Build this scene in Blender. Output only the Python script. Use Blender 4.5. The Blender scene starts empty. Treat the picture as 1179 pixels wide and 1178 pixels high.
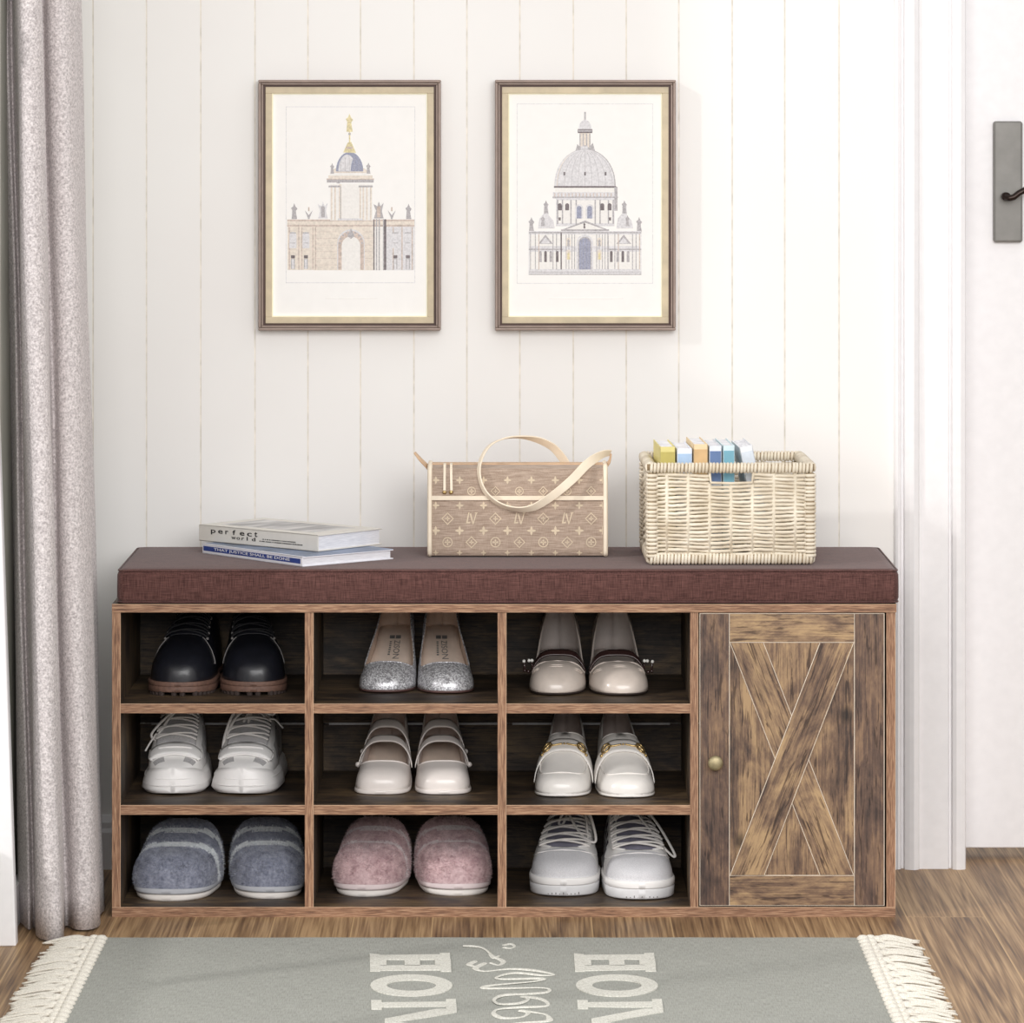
import bpy, bmesh, math, random
from mathutils import Vector, Matrix, Euler
PI = math.pi
scene = bpy.context.scene
COL = scene.collection
rnd = random.Random(7)

# ------------------------------------------------------------ camera figures
CAM_Y, CAM_Z, FPX, CX, HY = -5.5, 1.0636, 4757.0, 589.5, 136.0
def XW(px, Y): return (px - CX) * (Y - CAM_Y) / FPX
def ZW(py, Y): return CAM_Z - (py - HY) * (Y - CAM_Y) / FPX
def YG(py, z): return CAM_Y + FPX * (CAM_Z - z) / (py - HY)   # depth of a point at height z seen at row py

def lin(c):
    out = []
    for v in c:
        v = v / 255.0
        out.append(v / 12.92 if v <= 0.04045 else ((v + 0.055) / 1.055) ** 2.4)
    return tuple(out) + (1.0,)

# ------------------------------------------------------------ materials
def new_mat(name):
    m = bpy.data.materials.new(name); m.use_nodes = True
    nt = m.node_tree; b = nt.nodes['Principled BSDF']
    return m, nt, b
def N(nt, t, **kw):
    n = nt.nodes.new(t)
    for k, v in kw.items():
        if k.startswith('_'): setattr(n, k[1:], v)
        else: n.inputs[k.replace('_', ' ')].default_value = v
    return n
def L(nt, a, b): nt.links.new(a, b)
def ramp(nt, stops):
    r = nt.nodes.new('ShaderNodeValToRGB'); e = r.color_ramp.elements
    while len(e) < len(stops): e.new(0.5)
    for el, (p, c) in zip(e, stops): el.position = p; el.color = lin(c)
    return r
def bump(nt, b, src, strength=0.2, dist=0.001):
    bp = N(nt, 'ShaderNodeBump', Strength=strength, Distance=dist)
    L(nt, src, bp.inputs['Height']); L(nt, bp.outputs['Normal'], b.inputs['Normal']); return bp
def coords(nt, scale=(1, 1, 1), rand=True, rot=(0, 0, 0), loc=(0, 0, 0)):
    tc = nt.nodes.new('ShaderNodeTexCoord'); mp = nt.nodes.new('ShaderNodeMapping')
    mp.inputs['Scale'].default_value = scale; mp.inputs['Rotation'].default_value = rot
    mp.inputs['Location'].default_value = loc
    if rand:
        oi = nt.nodes.new('ShaderNodeObjectInfo')
        ml = nt.nodes.new('ShaderNodeVectorMath'); ml.operation = 'MULTIPLY_ADD'
        cb = nt.nodes.new('ShaderNodeCombineXYZ')
        for i in range(3): L(nt, oi.outputs['Random'], cb.inputs[i])
        L(nt, cb.outputs[0], ml.inputs[0]); ml.inputs[1].default_value = (7.3, 3.1, 5.7)
        L(nt, tc.outputs['Object'], ml.inputs[2]); L(nt, ml.outputs[0], mp.inputs['Vector'])
    else: L(nt, tc.outputs['Object'], mp.inputs['Vector'])
    return mp.outputs['Vector']
def plain(name, c, rough=0.6, metal=0.0, vary=0.06, scale=60.0, bmp=0.0, spec=0.5, sheen=0.0, coat=0.0, bscale=None):
    m, nt, b = new_mat(name)
    v = coords(nt)
    n = N(nt, 'ShaderNodeTexNoise', Scale=scale, Detail=4.0); L(nt, v, n.inputs['Vector'])
    lo = tuple(max(0, x * (1 - vary)) for x in c); hi = tuple(min(255, x * (1 + vary)) for x in c)
    r = ramp(nt, [(0.3, lo), (0.7, hi)]); L(nt, n.outputs['Fac'], r.inputs['Fac'])
    L(nt, r.outputs['Color'], b.inputs['Base Color'])
    b.inputs['Roughness'].default_value = rough; b.inputs['Metallic'].default_value = metal
    b.inputs['Specular IOR Level'].default_value = spec
    if sheen: b.inputs['Sheen Weight'].default_value = sheen
    if coat: b.inputs['Coat Weight'].default_value = coat; b.inputs['Coat Roughness'].default_value = 0.15
    if bmp:
        n2 = N(nt, 'ShaderNodeTexNoise', Scale=bscale or scale * 4, Detail=3.0); L(nt, v, n2.inputs['Vector'])
        bump(nt, b, n2.outputs['Fac'], bmp)
    return m

def wood_rustic(name, axis, dark=(60, 46, 41), mid=(110, 86, 69), tan=(172, 142, 106), bias=0.0, rough=0.55):
    """distressed reclaimed-wood print; axis = grain direction in object space"""
    m, nt, b = new_mat(name)
    s = [20.0, 20.0, 20.0]; s[axis] = 8.0
    v = coords(nt, tuple(s))
    big = N(nt, 'ShaderNodeTexNoise', Scale=1.0, Detail=6.0, Roughness=0.62, Distortion=0.9); L(nt, v, big.inputs['Vector'])
    s2 = [420.0] * 3; s2[axis] = 14.0
    v2 = coords(nt, tuple(s2))
    fine = N(nt, 'ShaderNodeTexNoise', Scale=1.0, Detail=3.0, Distortion=0.3); L(nt, v2, fine.inputs['Vector'])
    s3 = [120.0] * 3; s3[axis] = 46.0
    v3 = coords(nt, tuple(s3))
    mott = N(nt, 'ShaderNodeTexNoise', Scale=1.0, Detail=5.0, Roughness=0.7); L(nt, v3, mott.inputs['Vector'])
    a1 = N(nt, 'ShaderNodeMath', _operation='MULTIPLY_ADD'); L(nt, fine.outputs['Fac'], a1.inputs[0]); a1.inputs[1].default_value = 0.42
    L(nt, big.outputs['Fac'], a1.inputs[2])
    a2 = N(nt, 'ShaderNodeMath', _operation='MULTIPLY_ADD'); L(nt, mott.outputs['Fac'], a2.inputs[0]); a2.inputs[1].default_value = 0.40
    L(nt, a1.outputs[0], a2.inputs[2])
    a3 = N(nt, 'ShaderNodeMath', _operation='ADD'); L(nt, a2.outputs[0], a3.inputs[0]); a3.inputs[1].default_value = -0.41 + bias
    r = ramp(nt, [(0.30, dark), (0.46, mid), (0.56, tuple((x + y) / 2 for x, y in zip(mid, tan))), (0.70, tan)])
    L(nt, a3.outputs[0], r.inputs['Fac'])
    # fine dark checks along the grain
    s5 = [260.0] * 3; s5[axis] = 20.0
    v5 = coords(nt, tuple(s5)); ck = N(nt, 'ShaderNodeTexNoise', Scale=1.0, Detail=4.0, Distortion=1.2); L(nt, v5, ck.inputs['Vector'])
    cr = ramp(nt, [(0.36, (120, 104, 96)), (0.43, (255, 255, 255))]); L(nt, ck.outputs['Fac'], cr.inputs['Fac'])
    mc = nt.nodes.new('ShaderNodeMix'); mc.data_type = 'RGBA'; mc.blend_type = 'MULTIPLY'; mc.inputs[0].default_value = 0.8
    L(nt, r.outputs['Color'], mc.inputs[6]); L(nt, cr.outputs['Color'], mc.inputs[7])
    # knots and burn marks
    s4 = [17.0] * 3; s4[axis] = 11.0
    v4 = coords(nt, tuple(s4))
    vo = N(nt, 'ShaderNodeTexVoronoi', Scale=1.0); L(nt, v4, vo.inputs['Vector'])
    kr = ramp(nt, [(0.05, (60, 46, 40)), (0.17, (255, 255, 255))]); L(nt, vo.outputs['Distance'], kr.inputs['Fac'])
    mx = nt.nodes.new('ShaderNodeMix'); mx.data_type = 'RGBA'; mx.blend_type = 'MULTIPLY'; mx.inputs[0].default_value = 0.75
    L(nt, mc.outputs[2], mx.inputs[6]); L(nt, kr.outputs['Color'], mx.inputs[7])
    L(nt, mx.outputs[2], b.inputs['Base Color'])
    b.inputs['Roughness'].default_value = rough
    bump(nt, b, a1.outputs[0], 0.25, 0.0008)
    return m

def wood_edge(name, axis):
    m, nt, b = new_mat(name)
    s = [900.0] * 3; s[axis] = 45.0
    v = coords(nt, tuple(s))
    n = N(nt, 'ShaderNodeTexNoise', Scale=1.0, Detail=3.0, Roughness=0.6, Distortion=0.2); L(nt, v, n.inputs['Vector'])
    r = ramp(nt, [(0.30, (92, 64, 48)), (0.50, (146, 108, 82)), (0.68, (184, 148, 118))]); L(nt, n.outputs['Fac'], r.inputs['Fac'])
    L(nt, r.outputs['Color'], b.inputs['Base Color']); b.inputs['Roughness'].default_value = 0.6
    bump(nt, b, n.outputs['Fac'], 0.15, 0.0004)
    return m

def fabric(name, lo, hi, scale=900.0, rough=0.9, sheen=0.3, bmp=0.5, stretch=(1, 1, 1), blob=0.0):
    m, nt, b = new_mat(name)
    v = coords(nt, stretch)
    n1 = N(nt, 'ShaderNodeTexNoise', Scale=scale, Detail=2.0); L(nt, v, n1.inputs['Vector'])
    r = ramp(nt, [(0.34, lo), (0.66, hi)])
    if blob:
        n2 = N(nt, 'ShaderNodeTexNoise', Scale=blob, Detail=3.0); L(nt, v, n2.inputs['Vector'])
        ad = N(nt, 'ShaderNodeMix', _data_type='FLOAT'); ad.inputs[0].default_value = 0.45
        L(nt, n1.outputs['Fac'], ad.inputs[2]); L(nt, n2.outputs['Fac'], ad.inputs[3]); L(nt, ad.outputs[0], r.inputs['Fac'])
    else: L(nt, n1.outputs['Fac'], r.inputs['Fac'])
    L(nt, r.outputs['Color'], b.inputs['Base Color']); b.inputs['Roughness'].default_value = rough
    b.inputs['Sheen Weight'].default_value = sheen; b.inputs['Specular IOR Level'].default_value = 0.2
    bump(nt, b, n1.outputs['Fac'], bmp, 0.001)
    return m

def weave(name, lo, hi, sx, sz, rough=0.9, bmp=0.5, mix=0.5):
    """woven cloth: threads in x and z (object space)"""
    m, nt, b = new_mat(name)
    def thread(sc):
        v = coords(nt, sc, rand=False)
        n = N(nt, 'ShaderNodeTexNoise', Scale=1.0, Detail=2.0); L(nt, v, n.inputs['Vector']); return n.outputs['Fac']
    a = thread((sx, sx, sx * .06)); c = thread((sz * .06, sz, sz))
    ad = N(nt, 'ShaderNodeMix', _data_type='FLOAT'); ad.inputs[0].default_value = mix
    L(nt, a, ad.inputs[2]); L(nt, c, ad.inputs[3])
    r = ramp(nt, [(0.36, lo), (0.64, hi)]); L(nt, ad.outputs[0], r.inputs['Fac'])
    L(nt, r.outputs['Color'], b.inputs['Base Color']); b.inputs['Roughness'].default_value = rough
    b.inputs['Specular IOR Level'].default_value = 0.2; b.inputs['Sheen Weight'].default_value = 0.15
    bump(nt, b, ad.outputs[0], bmp, 0.0008)
    return m

# ------------------------------------------------------------ mesh builder
class MB:
    def __init__(s): s.v = []; s.f = []; s.m = []
    def add(s, vs, fs, mi=0, M=None):
        o = len(s.v)
        for p in vs:
            p = Vector(p); s.v.append(M @ p if M else p)
        for f in fs: s.f.append([i + o for i in f]); s.m.append(mi)
    def box(s, x0, x1, y0, y1, z0, z1, mi=0, M=None):
        vs = [(x, y, z) for z in (z0, z1) for y in (y0, y1) for x in (x0, x1)]
        s.add(vs, [(0, 2, 3, 1), (4, 5, 7, 6), (0, 1, 5, 4), (1, 3, 7, 5), (3, 2, 6, 7), (2, 0, 4, 6)], mi, M)
    def prism(s, poly, y0, y1, mi=0, M=None):
        """poly: (x, z) outline, extruded along y"""
        n = len(poly); vs = [(x, y0, z) for x, z in poly] + [(x, y1, z) for x, z in poly]
        fs = [list(range(n)), list(range(2 * n - 1, n - 1, -1))] + [(i, i + n, (i + 1) % n + n, (i + 1) % n) for i in range(n)]
        s.add(vs, fs, mi, M)
    def tube(s, pts, r, k=8, mi=0, closed=False, M=None, flat=None, cap=True):
        """round tube; r number or list; flat=(a) squashes along local binormal"""
        pts = [Vector(p) for p in pts]; n = len(pts)
        if n < 2: return
        rings = []; up = None
        for i in range(n):
            a = pts[(i - 1) % n] if (closed or i) else pts[i]; c = pts[(i + 1) % n] if (closed or i < n - 1) else pts[i]
            t = (c - a)
            if t.length < 1e-9: t = Vector((0, 0, 1))
            t.normalize()
            if up is None:
                up = Vector((0, 0, 1)) if abs(t.z) < .9 else Vector((1, 0, 0))
            u = up - t * up.dot(t)
            if u.length < 1e-6: u = t.orthogonal()
            u.normalize(); w = t.cross(u); up = u
            rr = r[i] if isinstance(r, (list, tuple)) else r
            ring = []
            for j in range(k):
                an = 2 * PI * j / k
                ring.append(pts[i] + u * (math.sin(an) * rr * (flat or 1)) + w * (math.cos(an) * rr))
            rings.append(ring)
        vs = [p for ring in rings for p in ring]; fs = []
        for i in range(n if closed else n - 1):
            for j in range(k):
                a = i * k + j; b = i * k + (j + 1) % k; c = ((i + 1) % n) * k + (j + 1) % k; d = ((i + 1) % n) * k + j
                fs.append((a, b, c, d))
        if not closed and cap: fs.append(list(range(k - 1, -1, -1))); fs.append([(n - 1) * k + j for j in range(k)])
        s.add(vs, fs, mi, M)
    def ribbon(s, pts, dirs, wid, th, mi=0):
        """flat band: centre points, side directions, width, thickness"""
        pts = [Vector(p) for p in pts]; n = len(pts); vs = []
        for i in range(n):
            t = (pts[min(i + 1, n - 1)] - pts[max(i - 1, 0)]).normalized(); d = Vector(dirs[i]); d = (d - t * d.dot(t)).normalized()
            nn = t.cross(d).normalized(); w = wid[i] if isinstance(wid, (list, tuple)) else wid
            for a, b in ((-1, -1), (1, -1), (1, 1), (-1, 1)): vs.append(pts[i] + d * (a * w / 2) + nn * (b * th / 2))
        fs = [(0, 3, 2, 1), tuple((n - 1) * 4 + j for j in range(4))]
        for i in range(n - 1):
            for j in range(4): fs.append((i * 4 + j, i * 4 + (j + 1) % 4, (i + 1) * 4 + (j + 1) % 4, (i + 1) * 4 + j))
        s.add(vs, fs, mi)
    def lathe(s, prof, k=24, mi=0, M=None):
        n = len(prof); vs = []
        for r, z in prof:
            for j in range(k): vs.append((r * math.cos(2 * PI * j / k), r * math.sin(2 * PI * j / k), z))
        fs = [(i * k + j, i * k + (j + 1) % k, (i + 1) * k + (j + 1) % k, (i + 1) * k + j) for i in range(n - 1) for j in range(k)]
        fs.append(list(range(k - 1, -1, -1))); fs.append([(n - 1) * k + j for j in range(k)])
        s.add(vs, fs, mi, M)
    def ball(s, c, r, mi=0, k=10, M=None):
        vs = []; c = Vector(c)
        rr = r if isinstance(r, (tuple, list)) else (r, r, r)
        for i in range(k // 2 + 1):
            ph = -PI / 2 + PI * i / (k // 2)
            for j in range(k):
                th = 2 * PI * j / k
                vs.append(c + Vector((rr[0] * math.cos(ph) * math.cos(th), rr[1] * math.cos(ph) * math.sin(th), rr[2] * math.sin(ph))))
        fs = [(i * k + j, i * k + (j + 1) % k, (i + 1) * k + (j + 1) % k, (i + 1) * k + j) for i in range(k // 2) for j in range(k)]
        s.add(vs, fs, mi, M)
    def grid(s, rows, mi=0, closed=False, mfun=None):
        n = len(rows); k = len(rows[0]); o = len(s.v)
        for r in rows:
            for p in r: s.v.append(Vector(p))
        for i in range(n - 1):
            for j in range(k if closed else k - 1):
                s.f.append([o + i * k + j, o + i * k + (j + 1) % k, o + (i + 1) * k + (j + 1) % k, o + (i + 1) * k + j])
                s.m.append(mfun(i, j) if mfun else mi)
    def build(s, name, mats, parent=None, smooth=False, bevel=0, seg=2, solid=0, weld=0, sub=0, offset=-1, loc=None, rot=None, recalc=False):
        me = bpy.data.meshes.new(name); me.from_pydata([tuple(p) for p in s.v], [], s.f)
        if not isinstance(mats, (list, tuple)): mats = [mats]
        for m in mats: me.materials.append(m)
        for p, mi in zip(me.polygons, s.m): p.material_index = mi; p.use_smooth = smooth
        if weld or recalc:
            bm = bmesh.new(); bm.from_mesh(me)
            if weld:
                bmesh.ops.remove_doubles(bm, verts=bm.verts, dist=weld)
                bmesh.ops.dissolve_degenerate(bm, edges=bm.edges, dist=weld * .5)
            bmesh.ops.recalc_face_normals(bm, faces=bm.faces)
            bm.to_mesh(me); bm.free()
        me.update()
        o = bpy.data.objects.new(name, me); COL.objects.link(o)
        if parent: o.parent = parent
        if loc: o.location = loc
        if rot: o.rotation_euler = rot
        if solid:
            md = o.modifiers.new('solid', 'SOLIDIFY'); md.thickness = solid; md.offset = offset
        if bevel:
            md = o.modifiers.new('bevel', 'BEVEL'); md.width = bevel; md.segments = seg; md.limit_method = 'ANGLE'; md.angle_limit = 0.6
            for p in me.polygons: p.use_smooth = True
            wn = o.modifiers.new('wn', 'WEIGHTED_NORMAL')
        if sub:
            md = o.modifiers.new('sub', 'SUBSURF'); md.levels = sub; md.render_levels = sub
        return o

def box_obj(name, x0, x1, y0, y1, z0, z1, mats, parent=None, bevel=0.0008):
    """box with its own origin at its centre (the parent is expected at world origin unless offsets are local)"""
    cx, cy, cz = (x0 + x1) / 2, (y0 + y1) / 2, (z0 + z1) / 2
    b = MB(); b.box(x0 - cx, x1 - cx, y0 - cy, y1 - cy, z0 - cz, z1 - cz)
    return b.build(name, mats, parent, bevel=bevel, loc=(cx, cy, cz))

def thing(name, label, cat, loc=(0, 0, 0), rz=0.0, group=None):
    o = bpy.data.objects.new(name, None); COL.objects.link(o); o.empty_display_size = 0.05
    o.location = loc; o.rotation_euler = (0, 0, rz); o['label'] = label; o['category'] = cat
    if group: o['group'] = group
    return o
def structure(o, label=None, cat=None):
    o['kind'] = 'structure'
    if label: o['label'] = label
    if cat: o['category'] = cat
    return o

def text_verts(txt, size, bold=False, extrude=0.0, spacing=1.0, shear=0.0, offset=0.0):
    """returns verts, faces of the built-in font's text lying in XY plane"""
    cu = bpy.data.curves.new('t', 'FONT'); cu.body = txt; cu.size = size; cu.space_character = spacing; cu.shear = shear
    cu.resolution_u = 3; cu.extrude = extrude; cu.offset = offset
    ob = bpy.data.objects.new('t', cu); COL.objects.link(ob)
    bpy.context.view_layer.update()
    dg = bpy.context.evaluated_depsgraph_get()
    me = bpy.data.meshes.new_from_object(ob.evaluated_get(dg))
    vs = [v.co.copy() for v in me.vertices]; fs = [list(p.vertices) for p in me.polygons]
    bpy.data.objects.remove(ob); bpy.data.curves.remove(cu); bpy.data.meshes.remove(me)
    return vs, fs
def fit_text(mb, txt, M, w, h, mi=0, **kw):
    """place text filling w x h in the XY plane of M (origin bottom-left)"""
    vs, fs = text_verts(txt, 1.0, **kw)
    if not vs: return
    x0 = min(v.x for v in vs); x1 = max(v.x for v in vs); y0 = min(v.y for v in vs); y1 = max(v.y for v in vs)
    S = [Vector(((v.x - x0) / (x1 - x0) * w, (v.y - y0) / (y1 - y0) * h, 0)) for v in vs]
    mb.add(S, fs, mi, M)
# ------------------------------------------------------------ setting
WY = 0.36          # wall surface depth
def mat_wall():
    m, nt, b = new_mat('painted_shiplap')
    v = coords(nt, (1, 1, 1), rand=False)
    n = N(nt, 'ShaderNodeTexNoise', Scale=3.0, Detail=3.0); L(nt, v, n.inputs['Vector'])
    r = ramp(nt, [(0.3, (242, 239, 236)), (0.7, (246, 244, 241))]); L(nt, n.outputs['Fac'], r.inputs['Fac'])
    L(nt, r.outputs['Color'], b.inputs['Base Color']); b.inputs['Roughness'].default_value = 0.7
    return m
M_WALL = mat_wall()
M_GROOVE = plain('groove_paint', (232, 226, 216), 0.8)
M_WHITE = plain('white_gloss_paint', (244, 242, 243), 0.45, vary=0.01)
M_GREYWALL = plain('grey_green_wall_paint', (176, 176, 166), 0.8, vary=0.03, scale=8)

def mat_floor():
    m, nt, b = new_mat('oak_planks')
    tc = nt.nodes.new('ShaderNodeTexCoord'); sp = nt.nodes.new('ShaderNodeSeparateXYZ'); cb = nt.nodes.new('ShaderNodeCombineXYZ')
    L(nt, tc.outputs['Object'], sp.inputs[0]); L(nt, sp.outputs['Y'], cb.inputs['X']); L(nt, sp.outputs['X'], cb.inputs['Y'])
    br = nt.nodes.new('ShaderNodeTexBrick'); L(nt, cb.outputs[0], br.inputs['Vector'])
    br.inputs['Scale'].default_value = 1.0; br.inputs['Brick Width'].default_value = 7.3; br.inputs['Row Height'].default_value = 0.105
    br.inputs['Mortar Size'].default_value = 0.0012; br.inputs['Mortar Smooth'].default_value = 0.3
    br.inputs['Color1'].default_value = (0, 0, 0, 1); br.inputs['Color2'].default_value = (1, 1, 1, 1)
    br.inputs['Mortar'].default_value = (0.5, 0.5, 0.5, 1)
    # grain, shifted per plank
    mp = nt.nodes.new('ShaderNodeMapping'); mp.inputs['Scale'].default_value = (14, 0.55, 1)
    ad = nt.nodes.new('ShaderNodeVectorMath'); ad.operation = 'MULTIPLY_ADD'
    L(nt, br.outputs['Color'], ad.inputs[0]); ad.inputs[1].default_value = (3.0, 9.0, 0); L(nt, tc.outputs['Object'], ad.inputs[2])
    L(nt, ad.outputs[0], mp.inputs['Vector'])
    n = N(nt, 'ShaderNodeTexNoise', Scale=1.0, Detail=2.0, Distortion=0.5); L(nt, mp.outputs[0], n.inputs['Vector'])
    w = N(nt, 'ShaderNodeMath', _operation='MULTIPLY'); L(nt, n.outputs['Fac'], w.inputs[0]); w.inputs[1].default_value = 10.0
    fr = N(nt, 'ShaderNodeMath', _operation='PINGPONG'); L(nt, w.outputs[0], fr.inputs[0]); fr.inputs[1].default_value = 0.5
    mp2 = nt.nodes.new('ShaderNodeMapping'); mp2.inputs['Scale'].default_value = (330, 6, 1); L(nt, ad.outputs[0], mp2.inputs['Vector'])
    n2 = N(nt, 'ShaderNodeTexNoise', Scale=1.0, Detail=3.0); L(nt, mp2.outputs[0], n2.inputs['Vector'])
    s1 = N(nt, 'ShaderNodeMath', _operation='MULTIPLY_ADD'); L(nt, fr.outputs[0], s1.inputs[0]); s1.inputs[1].default_value = 0.55; L(nt, n2.outputs['Fac'], s1.inputs[2])
    mp3 = nt.nodes.new('ShaderNodeMapping'); mp3.inputs['Scale'].default_value = (9, 1.0, 1); L(nt, ad.outputs[0], mp3.inputs['Vector'])
    n3 = N(nt, 'ShaderNodeTexNoise', Scale=1.0, Detail=3.0); L(nt, mp3.outputs[0], n3.inputs['Vector'])
    s2 = N(nt, 'ShaderNodeMath', _operation='MULTIPLY_ADD'); L(nt, n3.outputs['Fac'], s2.inputs[0]); s2.inputs[1].default_value = 0.7; L(nt, s1.outputs[0], s2.inputs[2])
    r = ramp(nt, [(0.55, (90, 66, 46)), (0.78, (142, 112, 80)), (1.0, (182, 150, 112))]); 
    dv = N(nt, 'ShaderNodeMath', _operation='MULTIPLY'); L(nt, s2.outputs[0], dv.inputs[0]); dv.inputs[1].default_value = 0.83
    L(nt, dv.outputs[0], r.inputs['Fac'])
    mx = nt.nodes.new('ShaderNodeMix'); mx.data_type = 'RGBA'; mx.blend_type = 'MIX'
    L(nt, br.outputs['Fac'], mx.inputs[0]); L(nt, r.outputs['Color'], mx.inputs[6]); mx.inputs[7].default_value = lin((190, 158, 116))
    L(nt, mx.outputs[2], b.inputs['Base Color']); b.inputs['Roughness'].default_value = 0.5
    bump(nt, b, s1.outputs[0], 0.15, 0.0006)
    return m
M_FLOOR = mat_floor()

XL, XR = -0.66, 1.6
b = MB(); b.box(XL - 0.12, XR, -2.6, 0.75, -0.05, 0.0)
structure(b.build('floor', M_FLOOR))

# back wall: tongue-and-groove boards with V grooves; stops at the door casing
gx = [107, 168.5, 231, 293.5, 354.5, 415, 476.5, 537.5, 598.5, 660, 721, 781.5, 843, 903.5, 966]
gX = [XW(p, WY) for p in gx]
step = gX[1] - gX[0]
while gX[0] > XL - 0.05: gX.insert(0, gX[0] - step)
b = MB(); top = 2.4; xe = XW(1031, WY)
xs = gX + [xe]; g = 0.0011
for i in range(len(xs) - 1):
    x0 = xs[i] + g; x1 = xs[i + 1] - g if i < len(xs) - 2 else xe
    b.box(x0, x1, WY, WY + 0.02, 0, top)
    if i < len(xs) - 2:       # groove floor strip
        b.box(x1, x1 + 2 * g, WY + 0.0016, WY + 0.02, 0, top, 1)
b.box(gX[0] - .02, xe, WY + 0.02, WY + 0.10, 0, top)
structure(b.build('wall_back', [M_WALL, M_GROOVE]))
b = MB()
b.prism([(0, 0), (0.012, 0)], 0, 1) if False else None
x0 = XL; x1 = -0.44
prof = [(WY, 0.0), (WY - 0.014, 0.0), (WY - 0.014, 0.052), (WY - 0.011, 0.058), (WY - 0.011, 0.066), (WY - 0.005, 0.074), (WY, 0.076)]
rows = [[(x, y, z) for y, z in prof] for x in (XL, xe)]
b.grid(rows); structure(b.build('baseboard_back', M_WHITE, recalc=True))

# door casing (moulded trim) right of the bench, and the door
def casing(name, pxs, Yf, z1, mat):
    """vertical moulding from a plan profile [(px, y_front)]"""
    b = MB(); pl = [(XW(px, Yf), y) for px, y in pxs]
    rows = [[(x, y, z) for x, y in pl] for z in (0, z1)]
    b.grid(rows); b.f.append([i + len(pl) for i in range(len(pl))]); b.m.append(0); b.f.append(list(range(len(pl)))); b.m.append(0)
    return structure(b.build(name, mat, recalc=True))
W = WY
casing('trim_1', [(1029, W + .1), (1029, W - .004), (1030.5, W - .010), (1033, W - .012), (1036, W - .010), (1037.5, W - .004), (1039.5, W - .004), (1041, W - .013), (1046, W - .016),
                  (1051, W - .018), (1056, W - .014), (1058, W - .009), (1061, W - .008), (1091, W - .008), (1092.5, W - .003), (1094.5, W - .003), (1096, W - .012), (1100, W - .015), (1105, W - .015), (1110, W - .012), (1111.5, W - .006), (1111.5, W + .1)], W, 2.4, M_WHITE)
DY = W + 0.07
b = MB(); b.box(XW(1108, DY), 1.55, DY, DY + 0.04, ZW(976.5, DY), 2.4)
door = structure(b.build('door_1', M_WHITE, bevel=0.002))
M_STEEL = plain('brushed_steel', (136, 134, 130), 0.55, 0.35, vary=0.05, scale=30)
M_DARKMET = plain('dark_bronze_metal', (52, 42, 38), 0.3, 0.8, vary=0.1)
b = MB(); b.box(XW(1143, DY), XW(1176.5, DY), DY - 0.012, DY + 0.002, ZW(279, DY), ZW(139.5, DY))
b.build('handle_plate', M_STEEL, door, bevel=0.004, seg=3)
b = MB(); hz = ZW(226, DY); hx = XW(1156, DY)
b.tube([(hx, DY - .012, hz), (hx, DY - .03, hz)], .0062, 14, 1)
b.tube([(hx - .003, DY - .034, hz - .001), (hx + .004, DY - .036, hz - .002), (hx + .010, DY - .036, hz - .0005), (hx + .017, DY - .036, hz + .005), (hx + .025, DY - .036, hz + .0095), (hx + .04, DY - .036, hz + .011), (hx + .10, DY - .036, hz + .010)],
       [.004, .0045, .0045, .0045, .0045, .005, .005], 12, 1)
b.build('door_handle', [M_STEEL, M_DARKMET], door, smooth=True)

# left wall with a tall window (daylight comes in through it) and its white casing
b = MB()
def yz(y0, y1, z0, z1, mi=0): b.box(XL - 0.12, XL, y0, y1, z0, z1, mi)
yz(-0.17, WY + 0.1, 0, 2.4)
yz(-2.6, -0.17, 0, 0.118); yz(-2.6, -0.17, 2.25, 2.4); yz(-2.6, -1.75, 0.10, 2.25)
structure(b.build('wall_left', M_GREYWALL))
b = MB(); rows = [[(XL, WY, z), (XL + .010, WY, z), (XL + .010, -0.17, z), (XL, -0.17, z)] for z in (0, .055)]
b.grid(rows); b.add([(XL, WY, .055), (XL + .010, WY, .055), (XL + .010, -.17, .055), (XL, -.17, .055)], [(0, 1, 2, 3)])
structure(b.build('baseboard_left', M_WHITE, recalc=True))
b = MB()
for y in (-0.62, -0.99, -1.36): b.box(XL - .07, XL - .04, y - .012, y + .012, .10, 2.25)
for y in (-0.185, -1.735): b.box(XL - .08, XL - .03, y - .015, y + .015, .10, 2.25)
for z in (.131, 1.2, 2.235): b.box(XL - .07, XL - .04, -1.75, -.17, z - .015, z + .015)
structure(b.build('window_1', M_WHITE, bevel=0.002))
# white casing board beside the window, leaning out a touch at the foot
Yc = YG(1090, 0); zt = 1.35
b = MB(); xf = XW(18.5, Yc); lean = 0.036
vs = [(XL - .0, Yc, 0), (xf, Yc, 0), (xf, Yc + .022, 0), (XL - .0, Yc + .022, 0)]
vs += [(XL - .0 - lean, Yc, zt), (xf - lean * 1.25, Yc, zt), (xf - lean * 1.25, Yc + .022, zt), (XL - .0 - lean, Yc + .022, zt)]
b.add(vs, [(0, 3, 2, 1), (4, 5, 6, 7), (0, 1, 5, 4), (1, 2, 6, 5), (2, 3, 7, 6), (3, 0, 4, 7)])
structure(b.build('trim_2', M_WHITE, bevel=0.002))

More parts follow.
